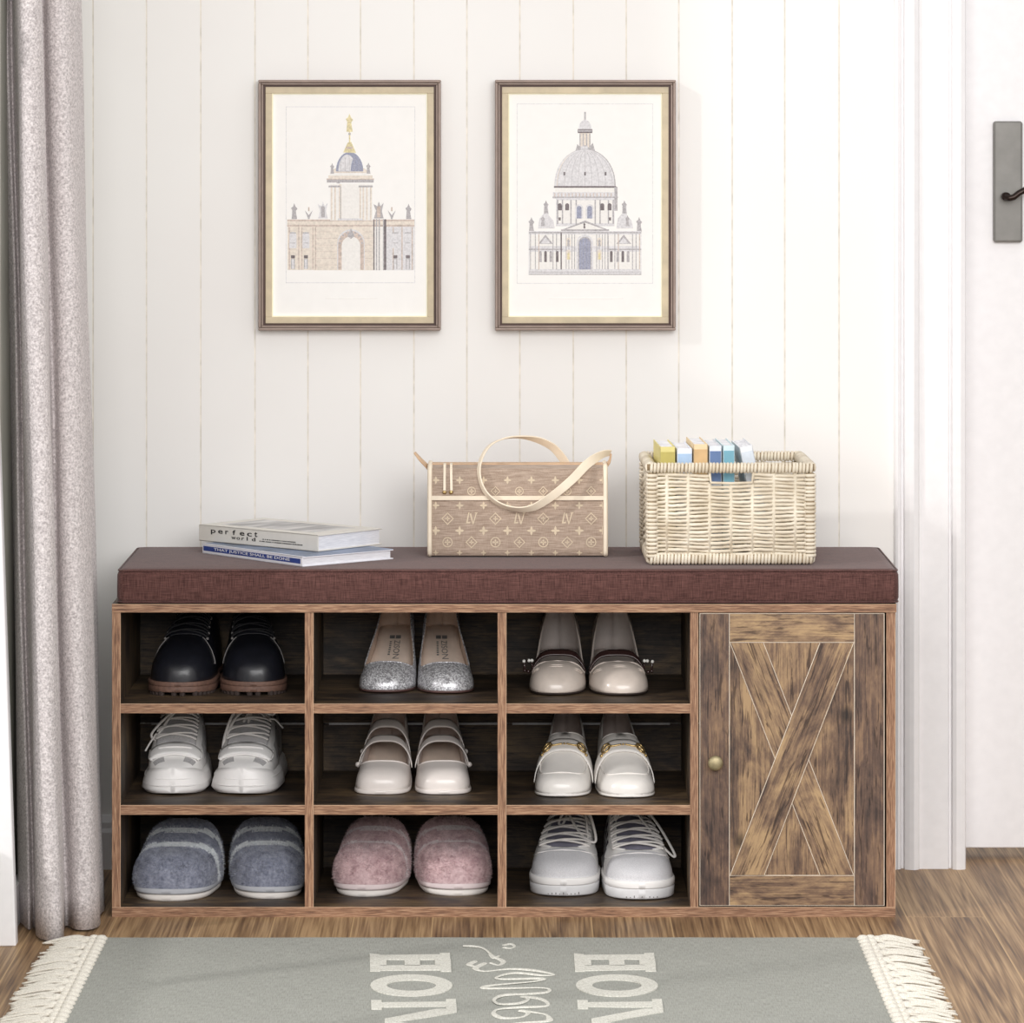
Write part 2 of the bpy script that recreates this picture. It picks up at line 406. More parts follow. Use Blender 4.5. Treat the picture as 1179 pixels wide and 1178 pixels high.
# ------------------------------------------------------------ curtain
M_CURT = fabric('speckled_grey_curtain', (168, 160, 160), (238, 231, 230), scale=420.0, bmp=0.25, sheen=0.1, blob=240.0)
ctrl = [(24, .03), (23, -.03), (27, -.075), (33, -.10), (38, -.085), (41, -.10), (43.5, -.15), (50, -.172), (60, -.178), (70, -.170), (74.5, -.145), (74, -.11), (73, -.085), (77, -.078), (84, -.098), (94, -.105),
        (105, -.098), (113, -.075), (116.5, -.04), (115, 0.0), (119, .03), (121, .06), (116, .10)]
pl = [(XW(px, y), y) for px, y in ctrl]
def crom(P, n=5):
    out = []
    for i in range(len(P) - 1):
        p0 = P[max(i - 1, 0)]; p1 = P[i]; p2 = P[i + 1]; p3 = P[min(i + 2, len(P) - 1)]
        for k in range(n):
            t = k / n; out.append(tuple(0.5 * ((2 * b_) + (-a + c) * t + (2 * a - 5 * b_ + 4 * c - d) * t * t + (-a + 3 * b_ - 3 * c + d) * t ** 3) for a, b_, c, d in zip(p0, p1, p2, p3)))
    out.append(tuple(P[-1])); return out
pl = crom(pl, 5)
b = MB(); rows = []
for i in range(41):
    z = 0.003 + 1.75 * i / 40
    lean = -0.026 * (z / 1.2); sq = 1 - 0.06 * (z / 1.2)
    x0 = pl[0][0]
    rows.append([(x0 + (x - x0) * sq + lean + .0015 * math.sin(z * 9 + y * 60), y + .003 * math.sin(z * 5 + x * 40), z) for x, y in pl])
b.grid(rows)
cur = b.build('curtain', M_CURT, smooth=True, solid=0.0018)
cur['label'] = 'speckled grey curtain hanging in folds to the floor at the left'; cur['category'] = 'curtain'

# ------------------------------------------------------------ bench cabinet
BD = 0.292
E_X = wood_edge('edge_grain_along_board', 0); E_Z = wood_edge('edge_grain_upright', 2)
R_IN = wood_rustic('rustic_board_shade_darkened', 0, dark=(38, 30, 26), mid=(66, 53, 42), tan=(116, 95, 68))  # wood tone darkened to imitate the shade inside the cubbies
R_INZ = wood_rustic('rustic_side_shade_darkened', 2, dark=(38, 30, 26), mid=(66, 53, 42), tan=(116, 95, 68))  # same painted-in shade for the upright boards
R_V = wood_rustic('rustic_stile', 2, dark=(62, 48, 43), mid=(98, 76, 64), tan=(150, 120, 92), bias=-0.03)
R_H = wood_rustic('rustic_rail', 0, bias=0.05, tan=(178, 148, 110))
R_P = wood_rustic('rustic_panel', 2, bias=0.02)
R_B = wood_rustic('rustic_brace', 2, bias=0.045, tan=(178, 148, 110))
M_PALE = plain('pale_board_edge', (226, 212, 194), 0.6)
bench = thing('shoe_bench', 'rustic brown wooden shoe storage bench with nine open cubbies and a cupboard door', 'shoe bench')
def X0(px): return XW(px, 0)
def Z0(py): return ZW(py, 0)
def board(name, x0, x1, z0, z1, along, y0=0.0, y1=BD):
    """board with an edge-banded front: rustic faces, fine-grained front edge"""
    cx, cy, cz = (x0 + x1) / 2, (y0 + y1) / 2, (z0 + z1) / 2
    b = MB(); b.box(x0 - cx, x1 - cx, y0 - cy + .001, y1 - cy, z0 - cz, z1 - cz, 0)
    b.box(x0 - cx, x1 - cx, y0 - cy, y0 - cy + .001, z0 - cz, z1 - cz, 1)
    e = 0.0006                      # bright arris along the banding
    if along == 0:
        b.box(x0 - cx, x1 - cx, y0 - cy - .0002, y0 - cy, z1 - cz - e, z1 - cz, 2)
    else:
        b.box(x1 - cx - e, x1 - cx, y0 - cy - .0002, y0 - cy, z0 - cz, z1 - cz, 2)
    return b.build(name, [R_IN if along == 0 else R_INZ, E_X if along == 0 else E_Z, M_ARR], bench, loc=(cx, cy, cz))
M_ARR = plain('worn_arris', (206, 172, 142), 0.6)
zb0 = 0.0; zb1 = Z0(1044.5); zt0 = Z0(705); zt1 = Z0(695.5)
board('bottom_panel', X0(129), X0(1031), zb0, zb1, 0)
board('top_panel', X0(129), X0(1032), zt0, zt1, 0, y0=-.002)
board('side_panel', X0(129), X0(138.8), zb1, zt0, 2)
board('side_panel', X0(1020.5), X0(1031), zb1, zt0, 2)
div = [(351, 361), (573, 583), (794.6, 804)]
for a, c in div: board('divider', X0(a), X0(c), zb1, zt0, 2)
cols = [(138.8, 351), (361, 573), (583, 794.6)]
shelf_z = [(Z0(821.5), Z0(810.5)), (Z0(938.3), Z0(927.2))]
for a, c in cols:
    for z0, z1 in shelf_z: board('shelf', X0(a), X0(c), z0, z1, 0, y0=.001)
bk = MB(); bz = ZW(833, BD)
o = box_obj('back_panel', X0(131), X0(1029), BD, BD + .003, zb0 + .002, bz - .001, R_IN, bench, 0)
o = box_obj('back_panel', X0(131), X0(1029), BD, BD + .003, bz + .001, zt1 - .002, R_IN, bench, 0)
for a, c in cols: box_obj('joining_strip', X0(a) + (.016 if a < 140 else .008), X0(c) - (.016 if c > 790 else .0), BD - .004, BD, bz - .0014, bz + .0014, M_WHITE, bench, 0)
zf = (zb1, Z0(938.3), Z0(821.5))                 # floors of the three rows: bottom, middle, top
ROWF = {'low': zb1, 'mid': Z0(927.2), 'top': Z0(810.5)}

# door: pale core, boards laid on it with fine pale joints
dx0, dx1, dz0, dz1 = X0(805.5), X0(1018.5), Z0(1043.2), Z0(706.2)
door2 = MB(); cx, cz = (dx0 + dx1) / 2, (dz0 + dz1) / 2
door2.box(dx0 - cx, dx1 - cx, .0011, .014, dz0 - cz, dz1 - cz)
D = door2.build('door', M_PALE, bench, loc=(cx, 0, cz))
def dpart(name, px0, px1, py0, py1, mat, y0=0.0, y1=.004):
    x0, x1, z0, z1 = X0(px0), X0(px1), Z0(py1), Z0(py0); mx, mz = (x0 + x1) / 2, (z0 + z1) / 2
    b = MB(); b.box(x0 - mx, x1 - mx, y0, y1, z0 - mz, z1 - mz); return b.build(name, mat, D, loc=(mx - cx, 0, mz - cz), bevel=.0003, seg=1)
dpart('stile', 806.3, 839.3, 707, 1042.3, R_V); dpart('stile', 984.3, 1017.5, 707, 1042.3, R_V)
dpart('rail', 840.3, 983.3, 707, 739.2, R_H); dpart('rail', 840.3, 983.3, 1008.7, 1042.3, R_H)
dpart('infill_panel', 840.3, 983.3, 740.2, 1007.7, R_P, .0007, .0045)
def brace(name, tl, tr, br, bl, y0, y1):
    """diagonal board: four corners in the door's front plane; grain follows its length"""
    P = [Vector((X0(x), 0, Z0(z))) for x, z in (tl, tr, br, bl)]
    c = sum(P, Vector()) / 4; d = (P[0] + P[1] - P[2] - P[3]).normalized(); ang = math.atan2(d.x, d.z)
    R = Matrix.Rotation(-ang, 4, 'Y')
    b = MB(); b.prism([((R @ (p - c)).x, (R @ (p - c)).z) for p in P], y0, y1, 0)
    b.build(name, R_B, D, loc=(c.x - cx, 0, c.z - cz), rot=(0, ang, 0), recalc=True)
    # pale chamfers on the long edges
    e = MB()
    for i, j in ((1, 2), (3, 0)):
        p, q = R @ (P[i] - c), R @ (P[j] - c)
        e.tube([(p.x, y0 + .0003, p.z), (q.x, y0 + .0003, q.z)], .00065, 4)
    o = e.build('chamfer', M_PALE, D, loc=(c.x - cx, 0, c.z - cz), rot=(0, ang, 0)); return o
brace('brace', (840.8, 740.5), (879, 740.5), (982.5, 1007.3), (944, 1007.3), -.0003, .004)
brace('brace', (944, 740.5), (982.5, 740.5), (880, 1007.3), (841, 1007.3), -.0013, .0038)
M_BRASS = plain('antique_brass', (160, 148, 116), 0.5, 0.6, vary=0.12, scale=120)
k = MB(); Mk = Matrix.Translation((X0(823.2) - cx, 0, Z0(877) - cz)) @ Matrix.Rotation(PI / 2, 4, 'X')
k.lathe([(.0001, .0180), (.006, .0177), (.0086, .0166), (.0102, .0145), (.0100, .0125), (.007, .011), (.0045, .008), (.005, 0)][::-1], 28, 0, Mk)
k.build('knob', M_BRASS, D, smooth=True)

# ------------------------------------------------------------ cushion
M_CUSH = weave('maroon_brown_linen', (64, 40, 37), (108, 74, 69), 900, 900, bmp=0.35)
cuz0, cuz1 = zt1, Z0(655.5)
cus = thing('bench_cushion', 'dark maroon-brown fabric cushion covering the top of the shoe bench', 'cushion', ((X0(134) + X0(1035.5)) / 2, 0.148, cuz0))
hw = (X0(1035.5) - X0(134)) / 2; hd = .15; hh = cuz1 - cuz0
b = MB()
def rrect(hx, hy, r, n=6):
    out = []
    for cxx, cyy, a0 in ((hx - r, -hy + r, -PI / 2), (hx - r, hy - r, 0), (-hx + r, hy - r, PI / 2), (-hx + r, -hy + r, PI)):
        for i in range(n + 1): a = a0 + PI / 2 * i / n; out.append((cxx + r * math.cos(a), cyy + r * math.sin(a)))
    return out
rows = []
for ins, z in ((.006, 0.0), (.0015, .003), (0, .008), (0, hh * .5), (.0003, hh - .008), (.0025, hh - .003), (.006, hh - .0006), (.012, hh)):
    rows.append([(x, y, z) for x, y in rrect(hw - ins, hd - ins, .012)])
b.grid(rows, closed=True); k_ = len(rows[0]); nv = len(b.v); b.f.append(list(range(nv - k_, nv))); b.m.append(0); b.f.append(list(range(k_ - 1, -1, -1))); b.m.append(0)
b.build('cushion_body', M_CUSH, cus, smooth=True, recalc=True)
b = MB()
for z, ins in ((hh - .0022, .0018), (.0025, .001)):
    b.tube([(x, y, z) for x, y in rrect(hw - ins, hd - ins, .012)], .0011, 6, closed=True)
b.build('seam_piping', M_CUSH, cus, smooth=True)

# ------------------------------------------------------------ camera, light
cam = bpy.data.cameras.new('camera'); camo = bpy.data.objects.new('camera', cam); COL.objects.link(camo)
camo.location = (0, CAM_Y, CAM_Z); camo.rotation_euler = (PI / 2, 0, 0)
cam.sensor_width = 36.0; cam.sensor_fit = 'HORIZONTAL'; cam.lens = 36.0 * FPX / 1179.0; cam.shift_y = -(589.0 - HY) / 1179.0
cam.clip_end = 50; scene.camera = camo
scene.view_settings.view_transform = 'Standard'; scene.view_settings.look = 'None'; scene.view_settings.gamma = 1.0
scene.view_settings.exposure = 0.0
w = bpy.data.worlds.new('daylight'); scene.world = w; w.use_nodes = True; nt = w.node_tree; bg = nt.nodes['Background']
tc = nt.nodes.new('ShaderNodeTexCoord'); sp = nt.nodes.new('ShaderNodeSeparateXYZ'); L(nt, tc.outputs['Generated'], sp.inputs[0])
r = nt.nodes.new('ShaderNodeValToRGB'); L(nt, sp.outputs['Z'], r.inputs['Fac'])
r.color_ramp.elements[0].position = 0.0; r.color_ramp.elements[0].color = (0.55, 0.545, 0.545, 1)
r.color_ramp.elements[1].position = 0.7; r.color_ramp.elements[1].color = (1.0, 0.99, 0.98, 1)
L(nt, r.outputs['Color'], bg.inputs['Color']); bg.inputs['Strength'].default_value = 0.83
sun = bpy.data.lights.new('sun', 'SUN'); sun.energy = 1.05; sun.angle = math.radians(3.5); sun.color = (1.0, 0.98, 0.96)
so = bpy.data.objects.new('sun', sun); COL.objects.link(so)
d = Vector((0.85, 0.52, -0.47)); so.rotation_euler = d.to_track_quat('-Z', 'Y').to_euler(); so.location = (-3, -2, 2.5)
ar = bpy.data.lights.new('front_fill_light', 'AREA'); ar.shape = 'RECTANGLE'; ar.size = 2.6; ar.size_y = 1.6; ar.energy = 102; ar.color = (1, .99, .985)  # added fill lamp that brightens the cubbies from the front; no visible source
ao = bpy.data.objects.new('front_fill_light', ar); COL.objects.link(ao); ao.location = (0.5, -3.8, 1.75)
d = Vector((0.05, 0.1, 0.55)) - ao.location; ao.rotation_euler = d.to_track_quat('-Z', 'Y').to_euler()
CUT = cuz1       # top of the cushion
# ------------------------------------------------------------ framed prints
M_TAUPE = plain('taupe_frame', (150, 132, 122), 0.45, 0.1, vary=0.05)
M_BROWNLIP = plain('dark_brown_lip', (72, 46, 36), 0.5)
M_GOLD = plain('champagne_gold_liner', (204, 188, 158), 0.45, 0.0, vary=0.06, scale=40)
M_CREAM = plain('cream_mount_edge', (252, 247, 218), 0.7, vary=0.01)
M_PAPER = plain('print_paper', (251, 249, 246), 0.75, vary=0.005)
INK = [plain('ink_pale_grey', (224, 222, 224), .8, vary=.06, scale=400), plain('ink_warm_stone', (232, 222, 210), .8, vary=.05, scale=300),
       plain('ink_mid_grey', (184, 180, 182), .8, vary=.12, scale=500), plain('ink_slate_blue', (160, 163, 182), .8, vary=.1, scale=500),
       plain('ink_dark', (124, 116, 118), .8, vary=.15, scale=300), plain('ink_ochre', (226, 214, 172), .8, vary=.1, scale=300),
       plain('ink_white_stone', (243, 240, 236), .8, vary=.02, scale=300), plain('ink_line_brown', (208, 192, 182), .8, vary=.1, scale=300)]
def frame(px0, px1, py0, py1, label, art, zx0, zy0, zs):
    Yp = WY - 0.014
    cx, cz = XW((px0 + px1) / 2, WY - .02), ZW((py0 + py1) / 2, WY - .02)
    t = thing('picture_frame', label, 'picture', (cx, WY, cz), 0, 'framed architectural prints')
    s = (WY - .02 - CAM_Y) / FPX
    W_, H_ = (px1 - px0) * s / 2, (py1 - py0) * s / 2
    def ring(name, o_in, w_, yf, yb, mat, bev):
        b = MB(); a = o_in * s; c = (o_in + w_) * s
        for x0, x1, z0, z1 in ((-W_ + a, W_ - a, H_ - c, H_ - a), (-W_ + a, W_ - a, -H_ + a, -H_ + c), (-W_ + a, -W_ + c, -H_ + c, H_ - c), (W_ - c, W_ - a, -H_ + c, H_ - c)):
            b.box(x0, x1, yf, yb, z0, z1)
        return b.build(name, mat, t, bevel=bev)
    m = ring('moulding', 0, 3.2, -.024, 0, M_TAUPE, .0012)
    ring('moulding_step', 3.4, 2.2, -.021, -.001, M_TAUPE, .0008)
    ring('inner_lip', 5.6, 2.3, -.0165, -.001, M_BROWNLIP, 0)
    ring('gold_liner', 7.9, 7.4, -.015, -.001, M_GOLD, .0005)
    ring('mount_edge', 15.3, 1.2, -.0125, -.001, M_CREAM, 0)
    b = MB(); a = 16.3 * s; b.box(-W_ + a, W_ - a, -.010, -.001, -H_ + a, H_ - a, 0)
    # drawing: outline coordinates read in the zoomed view, turned to metres on the paper
    lay = [0]
    def C(x, y): return (zx0 + x / zs - (px0 + px1) / 2) * s, -(zy0 + y / zs - (py0 + py1) / 2) * s
    def poly(pts, ink):
        lay[0] += 1; y1 = -.010 - lay[0] * .0000035
        b.prism([C(*p) for p in pts], y1, -.0099, ink + 1)
    art(poly)
    b.build('print', [M_PAPER] + INK, t, recalc=True)
    return t
def rect(poly, x0, y0, x1, y1, ink): poly([(x0, y0), (x1, y0), (x1, y1), (x0, y1)], ink)
def border(poly, x0, y0, x1, y1, w, ink):
    rect(poly, x0, y0, x1, y0 + w, ink); rect(poly, x0, y1 - w, x1, y1, ink); rect(poly, x0, y0, x0 + w, y1, ink); rect(poly, x1 - w, y0, x1, y1, ink)
def arch(poly, cx, y0, y1, w, ink):
    poly([(cx - w, y1)] + [(cx - w * math.cos(a * PI / 10), y0 + w - w * math.sin(a * PI / 10)) for a in range(11)] + [(cx + w, y1)], ink)
def dome(poly, cx, yb, w, h, ink, p=1.0):
    poly([(cx - w * math.cos(a * PI / 20), yb - h * math.sin(a * PI / 20) ** p) for a in range(21)], ink)
def statue(poly, cx, yb, h, ink):
    poly([(cx - h * .16, yb), (cx - h * .12, yb - h * .55), (cx - h * .2, yb - h * .7), (cx - h * .07, yb - h * .8), (cx, yb - h), (cx + h * .08, yb - h * .8), (cx + h * .2, yb - h * .66), (cx + h * .1, yb - h * .5), (cx + h * .18, yb)], ink)
def art_gate(poly):
    border(poly, 152, 148, 738, 948, 2.5, 0)
    # two wings and the gate block
    rect(poly, 160, 664, 735, 890, 6); rect(poly, 278, 690, 548, 890, 1); rect(poly, 600, 690, 733, 890, 0); rect(poly, 160, 690, 278, 888, 1)
    for y in (715, 745, 775, 805, 835, 865): rect(poly, 286, y, 385, y + 1.5, 7); rect(poly, 508, y, 545, y + 1.5, 7)
    rect(poly, 158, 660, 735, 668, 7); rect(poly, 158, 684, 735, 692, 7); rect(poly, 158, 668, 735, 684, 1)
    for x in (166, 208, 222, 272, 284, 636, 676, 722): rect(poly, x, 694, x + 5, 888, 7)
    for x in (548, 560, 572, 592, 600): rect(poly, x, 658, x + 6, 890, 2)
    rect(poly, 597, 660, 607, 888, 4); rect(poly, 549, 660, 554, 888, 4)
    for x in (184, 243, 648, 705):
        arch(poly, x, 716, 790, 16, 0); rect(poly, x - 14, 718, x + 14, 723, 2); rect(poly, x - 12, 742, x + 12, 760, 0); rect(poly, x - 11, 765, x + 11, 768, 2)
        rect(poly, x - 9, 822, x + 9, 836, 4); rect(poly, x - 9, 838, x + 9, 884, 2); rect(poly, x - 5, 840, x + 5, 884, 0)
    arch(poly, 447, 704, 888, 62, 0); arch(poly, 447, 712, 888, 58, 7); arch(poly, 447, 736, 892, 42, 6)
    for i in range(9):
        a = PI * i / 8; x, y = 447 - 50 * math.cos(a), 768 - 50 * math.sin(a); rect(poly, x - 4, y - 5, x + 4, y + 3, 2)
    poly([(430, 735), (447, 698), (464, 735), (447, 748)], 2)
    # storey with open window and cornices
    rect(poly, 352, 500, 545, 664, 6); rect(poly, 402, 520, 488, 658, 6)
    for x in (356, 372, 392, 486, 500, 516, 534): rect(poly, x, 512, x + 7, 662, 1); rect(poly, x, 512, x + 1.6, 662, 7)
    rect(poly, 392, 500, 404, 662, 1); rect(poly, 388, 655, 500, 664, 0); rect(poly, 398, 512, 402, 660, 2)
    rect(poly, 346, 506, 400, 514, 2); rect(poly, 482, 506, 546, 514, 2)
    rect(poly, 338, 478, 550, 492, 2); rect(poly, 336, 474, 552, 479, 7); rect(poly, 345, 460, 545, 476, 1); rect(poly, 350, 448, 538, 461, 6); rect(poly, 382, 482, 398, 496, 2)
    rect(poly, 362, 440, 530, 448, 7); dome(poly, 441, 446, 84, 28, 1)
    statue(poly, 362, 452, 48, 2); statue(poly, 526, 452, 50, 2)
    dome(poly, 441, 442, 62, 88, 3); dome(poly, 430, 440, 40, 74, 0); dome(poly, 470, 441, 24, 66, 3)
    for x in (400, 420, 441, 462, 482): rect(poly, x, 380, x + 1.5, 440, 2)
    poly([(412, 356), (424, 330), (432, 312), (448, 308), (458, 330), (470, 358)], 5); rect(poly, 426, 330, 456, 340, 7)
    rect(poly, 438, 262, 444, 312, 5); statue(poly, 440, 262, 82, 5); rect(poly, 436, 268, 446, 276, 2)
    for x, h, k in ((190, 72, 2), (708, 70, 2)): statue(poly, x, 658, h, k)
    for x in (256, 632): poly([(x - 18, 618), (x, 640), (x + 18, 618), (x + 5, 650), (x + 3, 658), (x - 3, 658), (x - 5, 650)], 2); rect(poly, x - 3, 604, x + 3, 622, 7)
    for x in (320, 573):
        poly([(x - 22, 655), (x - 12, 620), (x - 24, 590), (x - 6, 600), (x, 578), (x + 8, 600), (x + 22, 584), (x + 14, 622), (x + 22, 655)], 0 if x < 400 else 2)
        rect(poly, x - 8, 600, x + 8, 650, 2 if x < 400 else 7)
    rect(poly, 330, 1017, 566, 1019, 6)
def art_church(poly):
    border(poly, 118, 135, 735, 950, 2.5, 0)
    # lantern
    rect(poly, 423, 172, 431, 212, 2); dome(poly, 427, 250, 29, 42, 0); rect(poly, 394, 250, 460, 268, 4); rect(poly, 396, 254, 458, 262, 2)
    rect(poly, 402, 268, 452, 345, 1)
    for x in (402, 416, 432, 446): rect(poly, x, 270, x + 5, 340, 2)
    poly([(384, 348), (392, 318), (408, 335), (427, 322), (446, 335), (462, 312), (472, 348)], 2); rect(poly, 408, 328, 440, 344, 0)
    # dome
    dome(poly, 427, 512, 139, 172, 2, .92); dome(poly, 425, 510, 136, 168, 0, .92); dome(poly, 395, 508, 96, 152, 1, .92); dome(poly, 410, 508, 108, 158, 0, .92)
    for k in range(-4, 5):
        pts = [(427 + k * 31 * math.cos(a * PI / 20), 508 - 160 * math.sin(a * PI / 20) ** .92) for a in range(0, 11)]
        poly([(x - .8, y) for x, y in pts] + [(x + .8, y) for x, y in pts[::-1]], 2)
    for x in (333, 427, 520): rect(poly, x - 4, 444, x + 4, 460, 4)
    rect(poly, 286, 508, 568, 516, 4); rect(poly, 292, 516, 560, 536, 6); rect(poly, 282, 536, 574, 566, 0); rect(poly, 280, 556, 576, 562, 2)
    for i in range(18): rect(poly, 288 + i * 16, 540, 292 + i * 16, 556, 7)
    # drum
    rect(poly, 296, 566, 560, 690, 0); rect(poly, 304, 572, 550, 676, 6)
    rect(poly, 560, 512, 574, 620, 2)
    for x in (300, 322, 360, 384, 470, 492, 530, 552): rect(poly, x, 570, x + 6, 680, 2)
    for x in (313, 346, 505, 538): arch(poly, x, 586, 618, 9, 4)
    for x in (400, 448): arch(poly, x, 590, 655, 18, 0); arch(poly, x, 598, 655, 11, 3)
    for x in (312, 540): rect(poly, x - 5, 650, x + 5, 664, 4)
    # scrolls and statues at the shoulders
    for sx, x in ((1, 250), (-1, 605)):
        poly([(x - 36, 700), (x - 30, 655), (x - 8, 630), (x - 10, 600), (x + 10, 600), (x + 12, 640), (x + 34, 665), (x + 40, 700)], 0)
        statue(poly, x, 632, 60, 2); statue(poly, x - 14 * sx, 690, 50, 2); statue(poly, x + 20 * sx, 690, 40, 0)
    for x in (184, 672): statue(poly, x, 716, 68, 2)
    # lower front
    rect(poly, 172, 712, 682, 908, 0); rect(poly, 176, 728, 678, 780, 6); rect(poly, 176, 806, 678, 884, 6); rect(poly, 172, 716, 682, 722, 2); rect(poly, 172, 792, 325, 798, 2); rect(poly, 530, 792, 682, 798, 2)
    poly([(322, 706), (427, 668), (532, 706)], 6); poly([(322, 706), (427, 664), (532, 706), (518, 706), (427, 674), (336, 706)], 2); rect(poly, 318, 704, 536, 712, 2); statue(poly, 424, 700, 28, 4)
    for x in (248, 602): poly([(x - 34, 770), (x, 728), (x + 34, 770)], 2); poly([(x - 22, 768), (x, 740), (x + 22, 768)], 0)
    for x in (178, 200, 216, 280, 296, 560, 576, 640, 656, 672): rect(poly, x, 724, x + 4, 900, 2 if x % 3 else 7)
    for x in (225, 248, 272, 301, 546, 575, 598, 622): arch(poly, x, 802, 852, 6, 4 if x in (248, 301, 546, 598) else 2)
    rect(poly, 316, 718, 322, 886, 4); rect(poly, 528, 718, 534, 886, 2)
    for x in (340, 352, 366, 378, 478, 490, 504, 516): rect(poly, x, 726, x + 3.5, 884, 2)
    for x in (352, 492): arch(poly, x, 742, 780, 10, 1); statue(poly, x, 780, 34, 2); arch(poly, x, 796, 842, 10, 1); statue(poly, x, 840, 34, 5)
    arch(poly, 426, 728, 888, 38, 0); arch(poly, 426, 738, 888, 30, 2); arch(poly, 426, 744, 888, 25, 3)
    for x in (412, 426, 440): rect(poly, x, 750, x + 1.5, 886, 2)
    rect(poly, 172, 886, 682, 908, 0); rect(poly, 172, 896, 682, 899, 2); rect(poly, 172, 906, 682, 910, 2)
    rect(poly, 262, 1017, 600, 1019, 6)
frame(297.5, 507.5, 92, 380.5, 'taupe and gold framed print of a gateway with small blue dome and gilt spire', art_gate, 290, 85, 3.929)
frame(570, 778, 92, 380.5, 'taupe and gold framed print of a church with one large grey ribbed dome', art_church, 565, 85, 3.927)

# ------------------------------------------------------------ two coffee-table books
M_COVW = plain('ivory_book_cover', (226, 222, 214), .45, vary=.015); M_PAGES = fabric('page_block', (222, 222, 228), (246, 246, 250), 60, .8, 0, .1, (1, 1, 26))
M_BLUE = plain('blue_spine', (48, 70, 140), .5); M_BLACK = plain('black_ink', (28, 26, 28), .6); M_WTXT = plain('white_lettering', (240, 240, 244), .6, vary=.01)
M_GREYINK = plain('grey_ink', (120, 118, 116), .6); M_COVB = plain('blue_grey_cover', (112, 128, 156), .35, vary=.2, scale=18); M_WHT = plain('white_book_board', (236, 236, 242), .5, vary=.01)
def photo_cover():
    m, nt, b = new_mat('grey_landscape_cover'); v = coords(nt, (3, 14, 1), rand=False)
    n = N(nt, 'ShaderNodeTexNoise', Scale=2.2, Detail=3.0); L(nt, v, n.inputs['Vector'])
    r = ramp(nt, [(.35, (120, 118, 120)), (.5, (190, 188, 188)), (.62, (222, 220, 218))]); L(nt, n.outputs['Fac'], r.inputs['Fac']); L(nt, r.outputs['Color'], b.inputs['Base Color'])
    b.inputs['Roughness'].default_value = .4; return m
M_PHOTO = photo_cover()
# book frame: origin at the near corner; +x runs along the page side (right, back), +y along the spine (left, back)
def flat_book(name, label, pf, pr, pl_, z0, th, covers, pages, spine_fun, top_fun):
    O = Vector((XW(pf[0], YG(pf[1], z0)), YG(pf[1], z0), 0))
    R_ = Vector((XW(pr[0], YG(pr[1], z0)), YG(pr[1], z0), 0)); L_ = Vector((XW(pl_[0], YG(pl_[1], z0)), YG(pl_[1], z0), 0))
    a = (R_ - O); wx = a.length; wy = (L_ - O).length; l_ = L_ - O; rz = math.atan2(-l_.x, l_.y)
    t = thing(name, label, 'book', (O.x, O.y, z0), rz, 'coffee-table books stacked on the cushion')
    c = .0018; b = MB()
    b.box(0, wx, 0, wy, 0, c); b.box(0, wx, 0, wy, th - c, th); b.box(0, c, 0, wy, 0, th)
    b.build('cover', covers, t, bevel=.0006)
    b = MB(); b.box(c, wx - .004, .002, wy - .002, c, th - c); b.build('pages', pages, t)
    if spine_fun: spine_fun(t, wx, wy, th)
    if top_fun: top_fun(t, wx, wy, th)
    return t, rz
def MS(wy):   # spine face (x=0 side): text runs from the far-left end towards the near corner
    return Matrix(((0, 0, -1, -.0002), (-1, 0, 0, wy), (0, 1, 0, 0), (0, 0, 0, 1)))
def spine_blue(t, wx, wy, th):
    b = MB(); b.box(-.0003, 0, .004, wy - .003, th * .30, th * .78); b.build('spine_band', M_BLUE, t)
    b = MB(); fit_text(b, 'THAT JUSTICE SHALL BE DONE', MS(wy) @ Matrix.Translation((.028, th * .36, .0004)), wy * .76, th * .36, 0, offset=.012)
    b.build('spine_lettering', M_WTXT, t)
def top_blue(t, wx, wy, th):
    b = MB(); b.box(.006, wx, .0, wy, th, th + .0003); b.build('cover_picture', M_COVB, t)
bh = .0135
flat_book('book', 'thin white book with a blue spine, lower of the two stacked on the cushion', (348, 653), (450, 643.5), (233, 637), CUT, bh, M_WHT, M_PAGES, spine_blue, top_blue)
def spine_ivory(t, wx, wy, th):
    b = MB(); T = MS(wy)
    for i, ch in enumerate('perfect'): fit_text(b, ch, T @ Matrix.Translation((.024 + i * .0140, th * (.46 if ch == 'p' else .55), .0003)), .0060 if ch in 'rft' else .0092, th * (.30 if ch in 'fpt' else .22), 0, offset=.016)
    for i, ch in enumerate('world'): fit_text(b, ch, T @ Matrix.Translation((.064 + i * .0098, th * .28, .0003)), {'l': .0022, 'w': .0086, 'r': .0048}.get(ch, .0070), th * (.22 if ch in 'ld' else .16), 0, offset=.016)
    q = random.Random(5)
    for x0_, x1_, zz in ((.124, .186, .42), (.118, .198, .29)):      # two lines of print too small to read
        x = x0_
        while x < x1_:
            w_ = q.uniform(.0012, .0030); b.add([(x, th * zz, .0003), (x + w_, th * zz, .0003), (x + w_, th * (zz + .06), .0003), (x, th * (zz + .06), .0003)], [(0, 1, 2, 3)], 0, T); x += w_ + q.choice((.0006, .0006, .0018))
    b.build('spine_lettering', M_BLACK, t)
def top_photo(t, wx, wy, th):
    b = MB(); b.box(.022, wx - .022, .030, wy - .022, th, th + .0003); b.build('cover_picture', M_PHOTO, t)
z1 = CUT + bh + .0006
flat_book('book', 'thick ivory book with black spaced lettering, lying on top of the thin blue-spined one', (366, 635.5), (440, 627), (229, 622.5), z1, .0225, M_COVW, M_PAGES, spine_ivory, top_photo)

